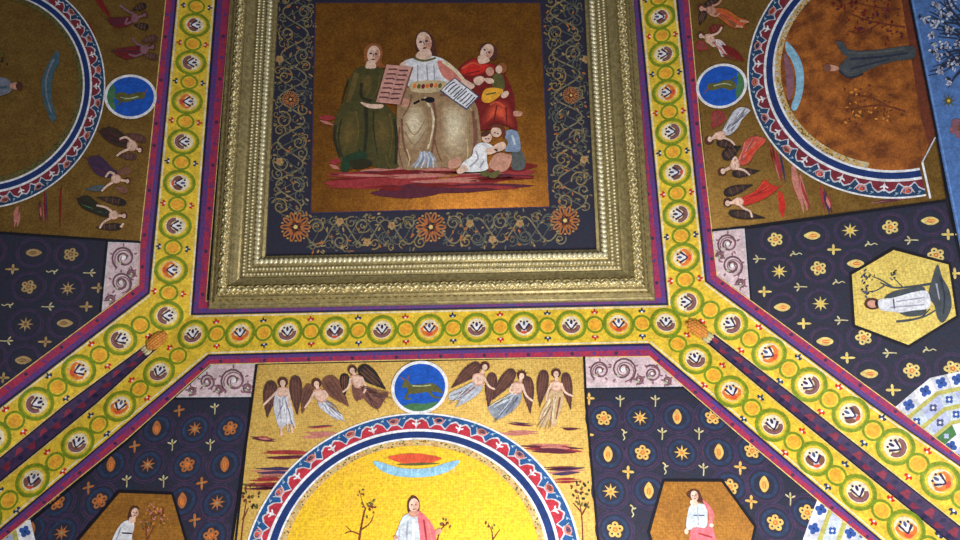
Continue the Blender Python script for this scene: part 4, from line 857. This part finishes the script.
polE = arch(lE, [(771, 0), (757, 30), (747.5, 62), (750, 92.5), (756, 117.5), (769, 135), (792.5, 162.5), (820, 182.5), (852.5, 195), (880, 198), (929, 196)], EAST, (-1, 0), -103, 72, nper=20.5, ground='goldrust')
mosaic(lE, polE, -80, 70, 320, ('goldorange', 'pale', 'olive', 'whitegrey'), 5)
paint(lE, 'scene_margin', [P('goldrust', [(862, -10), (908, -10), (934, 130), (922, 163), (890, 166)]), P('rust', [(904, -20), (909, 0), (935, 135), (930, 150), (921, 120), (898, -20)])], 3.5, EAST, label='brown margin beside the blue wall')
paint(lE, 'white_terminal', [K('white', [(922, 163), (930, 199)], 2.2, sm=1), K('white2', [(922, 163), (935, 138)], 1.4, sm=1)], 5.5, EAST, label='white end line of the arch')
paint(lE, 'sky_crescent', [P('lightblue', crom([(786, 42), (794, 50), (801, 62), (804, 78), (802, 96), (796, 111), (791, 108), (795, 95), (796, 78), (792, 62), (786, 52)], 3)), P('mauve', crom([(784, 54), (791, 66), (794, 80), (792, 96), (788, 100), (786, 80)], 3))], 5, EAST, label='pale blue crescent of sky')
fig(lE, 'robed_figure', 'grey robed figure standing sideways', [El('skin2', 831, 69, 8, 3.2, 5), El('brown', 827, 69, 4, 3.9), Pf('figgrey', [836, 43, 843, 44, 848, 54, 843, 56])],
    [('robe', [Pf('figgrey', [838, 46, 846, 50, 862, 52, 885, 50, 912, 47, 914, 59, 896, 62, 880, 66, 866, 72, 856, 77, 846, 77, 839, 73, 839, 67, 846, 60, 845, 54]), Kf('branch', [850, 60, 880, 58, 908, 54], 2.4, 2), Kf('kidgrey', [846, 54, 870, 54, 906, 50], 2, 1.5), Kf('branch', [850, 70, 866, 66, 890, 60], 2, 1.5), Kf('kidgrey', [842, 70, 850, 74, 862, 71], 1.6, 1), Kf('branch', [839, 72, 850, 79, 863, 75], 1.6, 1)], .6)], 6, mp=EAST)
tree(lE, 'rusty foliage above the robed figure', [((905, 28, 870, 22, 845, 12), 2), ((880, 24, 860, 34, 848, 32), 1.2), ((900, 10, 875, 8, 850, 2), 1.6)], [(860, 22, 18, 30), (845, 6, 12, 22), (885, 14, 16, 26), (890, 32, 12, 14), (865, -5, 16, 20)], 5, EAST, cols=('rust', 'robedk', 'clouddk'), seed=5)
tree(lE, 'rusty foliage below the robed figure', [((905, 112, 880, 106, 850, 110), 1.8), ((890, 108, 870, 98, 848, 96), 1.2)], [(860, 104, 18, 30), (885, 112, 14, 20), (852, 120, 12, 10)], 5, EAST, cols=('rust', 'darkgold', 'goldorange'), seed=6)
roundel('blue roundel with an upright animal, right of the frame', 721.5, 86.8, EAST, (-1, 0), 25.5, stag)

# ---- west compartment
wc = thing('angel_compartment', 'very dark gold compartment with pale sideways figures, left of the frame', 'painted panel', cen(120, 150, WEST))
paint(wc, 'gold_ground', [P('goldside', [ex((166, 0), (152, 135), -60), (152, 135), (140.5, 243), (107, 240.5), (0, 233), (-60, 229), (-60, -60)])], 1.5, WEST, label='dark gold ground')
paint(wc, 'black_edge', [K('black', [(-60, 229), (0, 233), (141, 242.5)], 2.2, sm=1)], 4.5, WEST)
paint(wc, 'cloud_streak', shred([lens('robedk', 45, 190, 46, 226, 5), lens('cloudred', 20, 206, 16, 228, 8), lens('robedk', 62, 180, 60, 234, 4), lens('clouddk', 40, 200, 42, 222, 5), lens('robedk', 84, 20, 96, 60, 10), lens('robedk', 92, -10, 110, 20, 8)]), 2.2, WEST, label='dark red cloud streaks')
AW = dict(parent=wc, pl=WEST, layer=5)
angel(label='dim small winged figure at the top', head=(145, 16, 2.6), torso=[132, 16, 137, 15, 139, 20, 136, 24, 132, 22], gown=[108, 20, 124, 18, 132, 18, 130, 26, 116, 28], gc=('clouddk', 'robedk', 'plum'), wings=[(140, 8, 7, 3.5, -20, 'wingdk'), (142, 27, 7, 3.5, 10, 'wingdk')], arms=[(134, 15, 128, 12, 120, 6), (133, 22, 126, 25, 128, 19)], skin='mauve', **AW)
angel(label='dim winged figure just above the blue roundel', head=(153, 48, 2.8), torso=[141, 47, 147, 46, 149, 51, 146, 55, 141, 53], gown=[114, 52, 128, 48, 141, 48, 139, 56, 126, 60], gc=('robedk', 'clouddk', 'plum'), wings=[(150, 40, 8, 3.5, -15, 'wing'), (151, 57, 7, 3.5, 10, 'wing')], arms=[(143, 47, 136, 44, 133, 39), (143, 54, 136, 57, 129, 55)], skin='mauve', **AW)
angel(label='pale chested winged figure just below the blue roundel', head=(140, 151, 3), torso=[128, 143, 134, 141, 138, 147, 134, 152, 128, 150], gown=[100, 132, 112, 128, 126, 136, 132, 146, 122, 148, 108, 142], gc=('dressdk', 'clouddk', 'wingdk'), wings=[(137, 138, 10, 4, 20, 'wing'), (128, 157, 9, 3.5, 5, 'wing')], arms=[(132, 142, 126, 138, 120, 140), (129, 150, 122, 153, 117, 157)], **AW)
angel(label='pale chested winged figure in violet drapery', head=(127.8, 182, 3), torso=[112, 177, 118, 175, 122, 180, 118, 184, 112, 183], gown=[88, 160, 100, 157, 112, 168, 118, 174, 108, 178, 96, 174], gc=('plum', 'purple', 'clouddk'), wings=[(96, 189, 9, 3, -5, 'teal'), (124, 172, 7, 4, -10, 'brown'), (122, 190, 6, 3, 20, 'gownb')], arms=[(115, 175, 110, 173, 106, 178), (113, 183, 107, 187, 102, 192)], **AW)
angel(label='pale chested winged figure with black wings, lowest of the column', head=(124.4, 216.7, 3.2), torso=[110, 213, 116, 211, 119, 216, 116, 220, 110, 219], gown=[78, 200, 88, 196, 100, 205, 112, 212, 108, 218, 94, 214, 82, 208], gc=('dressdk', 'wingdk', 'grass'), wings=[(113, 201, 14, 4, 12, 'wingdk'), (110, 227.5, 12, 3.8, -2, 'wingdk')], arms=[(112, 212, 106, 208, 97, 206), (111, 219, 104, 223, 100, 229), (121, 228, 124, 224)], **AW)
lW = thing('arched_scene', 'dim arched scene at top left with brown ground', 'painted arch', cen(60, 80, WEST), 'arched scenes with blue and crimson borders')
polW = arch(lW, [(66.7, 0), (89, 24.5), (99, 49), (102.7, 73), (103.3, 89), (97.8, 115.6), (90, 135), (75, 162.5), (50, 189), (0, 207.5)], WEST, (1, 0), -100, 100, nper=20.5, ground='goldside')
mosaic(lW, polW, -95, 95, 240, ('rust', 'olive', 'dressdk'), 6)
paint(lW, 'sky_crescent', [P('teal', crom([(58, 51), (50, 62), (43, 78), (42, 92), (46, 108), (52, 122), (57, 118), (53, 104), (52, 90), (54, 74), (60, 62)], 3)), K('gowngr', [(54, 60), (47, 78), (47, 96), (52, 114)], 2, 1)], 5, WEST, label='dull blue crescent of sky')
fig(lW, 'robed_figure', 'small blue grey figure lying sideways at the left edge', [El('skin2', 16, 87, 5.4, 3.6), El('hair', 20, 87, 3.6, 4.2)], [('robe', [Pf('gowngr', [11, 82, 12, 92, 0, 97, -20, 100, -40, 98, -40, 80, -20, 80, 0, 78]), Kf('teal', [8, 88, -10, 90], 2.4)], .6)], 6, mp=WEST)
tree(lW, 'dim tree beside the small figure', [((-20, 60, 0, 62, 6, 58), 1.6)], [(4, 60, 6, 12)], 5, WEST, cols=('dressdk', 'olive'), seed=8)
roundel('dark blue roundel with an animal, left of the frame', 131, 97.5, WEST, (1, 0), 26.5, stag)

# ------------------------------------------------------------------ hexagonal pictures
def hexa(label, poly, pl, ground, body):
    cx = sum(p[0] for p in poly)/6; cy = sum(p[1] for p in poly)/6
    th = thing('hexagonal_picture', label, 'painting', cen(cx, cy, pl), 'gold hexagons with single figures')
    paint(th, 'gold_ground', [P(ground, poly)], 4, pl, label='gold ground')
    paint(th, 'black_outline', [K('black', poly, 3, sm=1, closed=True)], 4.6, pl, label='black outline')
    body(th); return th
def hE(th):
    tree(th, 'bending leafy branch over the figure', [((932, 284, 912, 287, 893, 288, 880, 283), 2.6), ((893, 288, 880, 280, 872, 277), 1.8), ((884, 286, 876, 291, 868, 292), 1.6), ((902, 287, 897, 282, 893, 278), 1.3), ((896, 322, 912, 320, 926, 316, 936, 310), 2.6), ((922, 317, 930, 309), 1.8)], [(868, 278, 6, 16), (866, 291, 5, 12), (893, 276, 4, 8)], 5, EAST, cols=('inkblue', 'figgrey', 'dressdk'), tr='figgrey')
    paint(th, 'rock', [Pf('figgrey', [937, 265, 942, 278, 949, 291, 951, 308, 943, 323, 937, 318, 934, 306, 928, 296, 931, 282]), Kf('branch', [940, 278, 944, 296, 943, 314], 2, 1.4), Kf('gowng', [936, 284, 939, 300], 2, 1)], 5.6, EAST, label='grey brown rocky ground')
    fig(th, 'robed_figure', 'figure in white robe lying sideways', [El('skin2', 872, 304.5, 5.2, 3.8, 5), El('black', 876, 304, 1.4, 3)], [('cloak', [Pf('figgrey', [884, 300, 893, 292, 908, 289, 924, 288, 926, 312, 912, 317, 900, 314])], .2), ('robe', [Pf('gownw', [878, 301, 886, 299, 894, 298, 912, 293, 927, 292, 929, 308, 912, 311, 900, 313, 890, 312, 880, 310]), Kf('gowng', [896, 302, 924, 298], 1.4), Kf('gowng', [890, 308, 924, 305], 1.4), Kf('inkblue', [893, 299, 894, 309], 1.4)], .6)], 6,
        hair=[Pf('hair', [864, 304, 867, 299, 875, 299, 879, 302, 879, 308, 872, 310, 866, 308])], mp=EAST)
hexa('pale gold hexagon with white robed figure among branches, right edge', [(893.3, 249), (949.3, 264), (957, 316.7), (908.4, 346.7), (853.8, 326), (850.4, 274.4)], EAST, 'goldhex', hE)
def hS(th):
    fig(th, 'robed_figure', 'long haired figure in white robe and pink mantle', face(694, 496.5, 5.2, -14)+[Pf('skin', [690, 501, 696, 501, 697, 506, 691, 506]), El('skin', 686, 532, 2, 3), El('skin', 711, 526, 2.2, 2)],
        [('robe', [Pf('whitegrey', [690, 506, 698, 504, 706, 507, 707, 520, 705, 528, 692, 530, 686, 529, 687, 515]), Kf('inkblue', [693, 516, 704, 516], 1.3), Kf('gowng', [697, 508, 698, 526], 1.4)], .4),
         ('mantle', [Pf('pinkrobe', [702, 501, 709, 506, 714, 516, 712, 527, 717, 545, 716, 570, 690, 570, 689, 538, 693, 528, 706, 528, 708, 515]), Kf('cloudred', [698, 534, 712, 538], 1.8), Kf('cloudred', [695, 542, 712, 548], 1.8), Kf('gownp', [708, 508, 711, 520], 1.5)], .7)],
        6, hair=[Pf('hair', [686, 495, 691, 490, 698, 491, 701, 497, 703, 503, 697, 502, 690, 499])], mp=SOUTH)
hexa('gold hexagon with pink mantled figure, right of the bright arched scene', [(663.3, 481), (721.7, 481), (755, 527), (741, 590), (668, 590), (648.5, 533)], SOUTH, 'goldhexdark', hS)
def hL(th):
    tree(th, 'reddish flowering bush beside the woman', [((150, 570, 148, 545, 146, 520), 1.6), ((148, 540, 156, 525), 1.2)], [(150, 512, 7, 18), (160, 512, 8, 18), (148, 525, 7, 16), (164, 522, 6, 8)], 5, SOUTH, cols=('rust', 'goldorange', 'olive', 'cloudpink'), seed=9)
    fig(th, 'robed_figure', 'brown haired woman in plain white dress', face(136, 513.5, 5, 10)+[Pf('skin', [131, 518, 136, 518, 136, 523, 130, 523])],
        [('dress', [Pf('gownw', [125, 522, 134, 522, 135, 530, 133, 538, 136, 570, 110, 570, 112, 546, 117, 532]), K('black', [(123, 533.5), (133, 534)], 1.5, sm=1), Kf('gowng', [126, 540, 122, 565], 1.5), Kf('gowng', [122, 528, 116, 544], 1.4)], .4)],
        6, hair=[Pf('hair', [129, 520, 130, 512, 134, 506.5, 140, 508, 139, 511, 134, 513, 134, 520, 131, 523])], mp=SOUTH)
hexa('brown gold hexagon with white dressed woman, lower left', [(119.5, 492), (173, 494), (188, 545), (165, 596), (95, 596), (72, 548)], SOUTH, 'goldhexdark', hL)

# ------------------------------------------------------------------ white and blue tiled bands
def quatre(c_, r): return [El(c_, r*.5*math.cos(a), r*.5*math.sin(a), r*.42, n=10) for a in (0, 1.571, 3.142, 4.712)]+[El(c_, 0, 0, r*.3, n=8)]
def tiles(label, path, nrm, pl, rows, cell):
    th = thing('patterned_band', label, 'ornamental band', cen(*path[len(path)//2], pl), 'white and blue patterned bands')
    pts = []
    for i in range(len(path)-1):
        L = math.hypot(path[i+1][0]-path[i][0], path[i+1][1]-path[i][1]); k = max(1, round(L/cell))
        for j in range(k): t = j/k; pts.append((path[i][0]*(1-t)+path[i+1][0]*t, path[i][1]*(1-t)+path[i+1][1]*t))
    pts.append(path[-1]); o0 = 0
    for r_, (w, kind) in enumerate(rows):
        a = [(p[0]+nrm[0]*o0, p[1]+nrm[1]*o0) for p in pts]; b = [(p[0]+nrm[0]*(o0+w), p[1]+nrm[1]*(o0+w)) for p in pts]
        s = []
        for i in range(len(pts)-1):
            q = [a[i], a[i+1], b[i+1], b[i]]; cx = sum(t[0] for t in q)/4; cy = sum(t[1] for t in q)/4
            if kind == 'line': s.append(P('linegreen', q))
            elif kind == 'white': s += [P(('white', 'white2')[i % 2], q)]+xf(quatre('tileblue', 6.6), cx, cy, 1, 20)+xf([El('archnavy', 0, 0, 1.2)], cx, cy)
            elif kind == 'lilac': s += [P(('lilac', 'whitegrey')[i % 2], q)]+xf(quatre('tileblue' if i % 2 else 'inkblue', 4.8), cx, cy, 1, 45)+xf([El('white', 0, 0, 1.3)], cx, cy)
            elif kind == 'green': s += [P(('greentile', 'white')[i % 2], q)]+xf(quatre('lilac' if i % 2 == 0 else 'tileblue', 3.2), cx, cy, 1, 45)
        paint(th, {'line': 'dividing_line', 'white': 'clover_row', 'lilac': 'flower_row', 'green': 'green_row'}[kind], s, 3.2 if kind != 'line' else 3.3, pl, fine=.00003, label={'line': 'yellow green line', 'white': 'white row with blue clovers', 'lilac': 'lilac row with blue flowers', 'green': 'green and white row'}[kind])
        o0 += w
# clipped by the crimson border, which is laid over it
tiles('white and blue patterned band at the lower right corner, below the hexagon', [(884, 416), (897, 405.5), (914, 391), (930, 378), (946, 374.5), (962, 371), (972, 370)], (.42, .9), EAST, [(15, 'white'), (4.5, 'line'), (13, 'lilac'), (4.5, 'line'), (11, 'lilac'), (4, 'line'), (11, 'green'), (12, 'white'), (12, 'lilac')], 17)
tiles('small white and blue patterned band at the bottom, right of the hexagonal picture', [(817, 500), (810, 518), (803, 538), (798, 560), (796, 590)], (1, .12), SOUTH, [(14, 'white'), (5, 'line'), (13, 'lilac'), (5, 'line'), (13, 'white'), (12, 'lilac')], 18)
tiles('small white and blue patterned band in the lower left corner', [(31, 520), (36, 541), (42, 565), (46, 590)], (-1, .15), SOUTH, [(16, 'white'), (5, 'line'), (14, 'lilac'), (14, 'white')], 19)

# ------------------------------------------------------------------ blue wall painting at the right edge
bw = thing('tree_mural', 'blue wall painting of a tree with white blossom at the right edge', 'mural', BLUE(940, 60))
rn = random.Random(12)
br = []
for (q, w) in (((1000, 60, 970, 55, 948, 66, 930, 72), 2.4), ((1000, 62, 965, 50, 940, 56), 2.2), ((985, 50, 955, 30, 932, 16), 2.4), ((985, 45, 958, 18, 940, 2), 2.2), ((970, 52, 950, 60, 938, 70), 1.8), ((975, 60, 960, 72, 950, 84), 2), ((960, 35, 940, 34), 1.6), ((966, 25, 950, 8, 946, -8), 1.8), ((950, 28, 936, 26), 1.2), ((972, 64, 958, 60, 944, 48), 1.5), ((960, 20, 948, 20, 930, 12), 1.3), ((1000, 40, 975, 10, 960, -20), 2.4)):
    br.append(Kf('branch', q, w*1.3, .9)); br.append(Kf('branch', [v_+(3+i_ % 3 if i_ % 2 else -2) for i_, v_ in enumerate(q)], w*.8, .6)); br.append(Kf('navyblue', [v_+(-5 if i_ % 2 else 3) for i_, v_ in enumerate(q)], w*.7, .5))
paint(bw, 'branch', br, 2, BLUE, label='dark branches')
bl = []
for (x, y, r, n) in ((926, 19, 5, 12), (935, 25, 6, 16), (933, 35, 5, 12), (945, 15, 7, 18), (950, 30, 7, 18), (935, 52, 5, 12), (946, 48, 6, 14), (937, 60, 4, 9), (941, 72, 5, 12), (949, 82, 4, 9), (952, 64, 6, 12), (937, 5, 6, 12), (952, 2, 6, 12), (960, 44, 7, 16), (972, 30, 9, 16), (935, 44, 3, 6)):
    bl += [El(rn.choice(['blossom', 'blossom', 'lilac', 'gowng', 'branch']), x+rn.gauss(0, r*.45), y+rn.gauss(0, r*.45), rn.uniform(1, 2.4), rn.uniform(.8, 1.5), rn.uniform(0, 180), 8) for _ in range(n)]
b_ = paint(bw, 'blossom', bl, 2.8, BLUE, label='white blossom clumps', fine=.00002)
paint(bw, 'star', xf(m_star('olive', 'yellow'), 949, 101, 7), 2, BLUE, label='small olive star below the tree')
paint(bw, 'flower', xf(small_flower(11, 'mauve', 'brown'), 960, 128), 2, BLUE, label='brownish flower at the edge')
paint(bw, 'dark_edge', [K('black', [(897, -60), (909, 0), (936, 135), (960, 255), (968, 292)], 3, sm=1), K('skyblue2', [(901, -60), (913, 0), (940, 135), (964, 255)], 2, sm=1)], 1.5, BLUE, label='dark edge line')
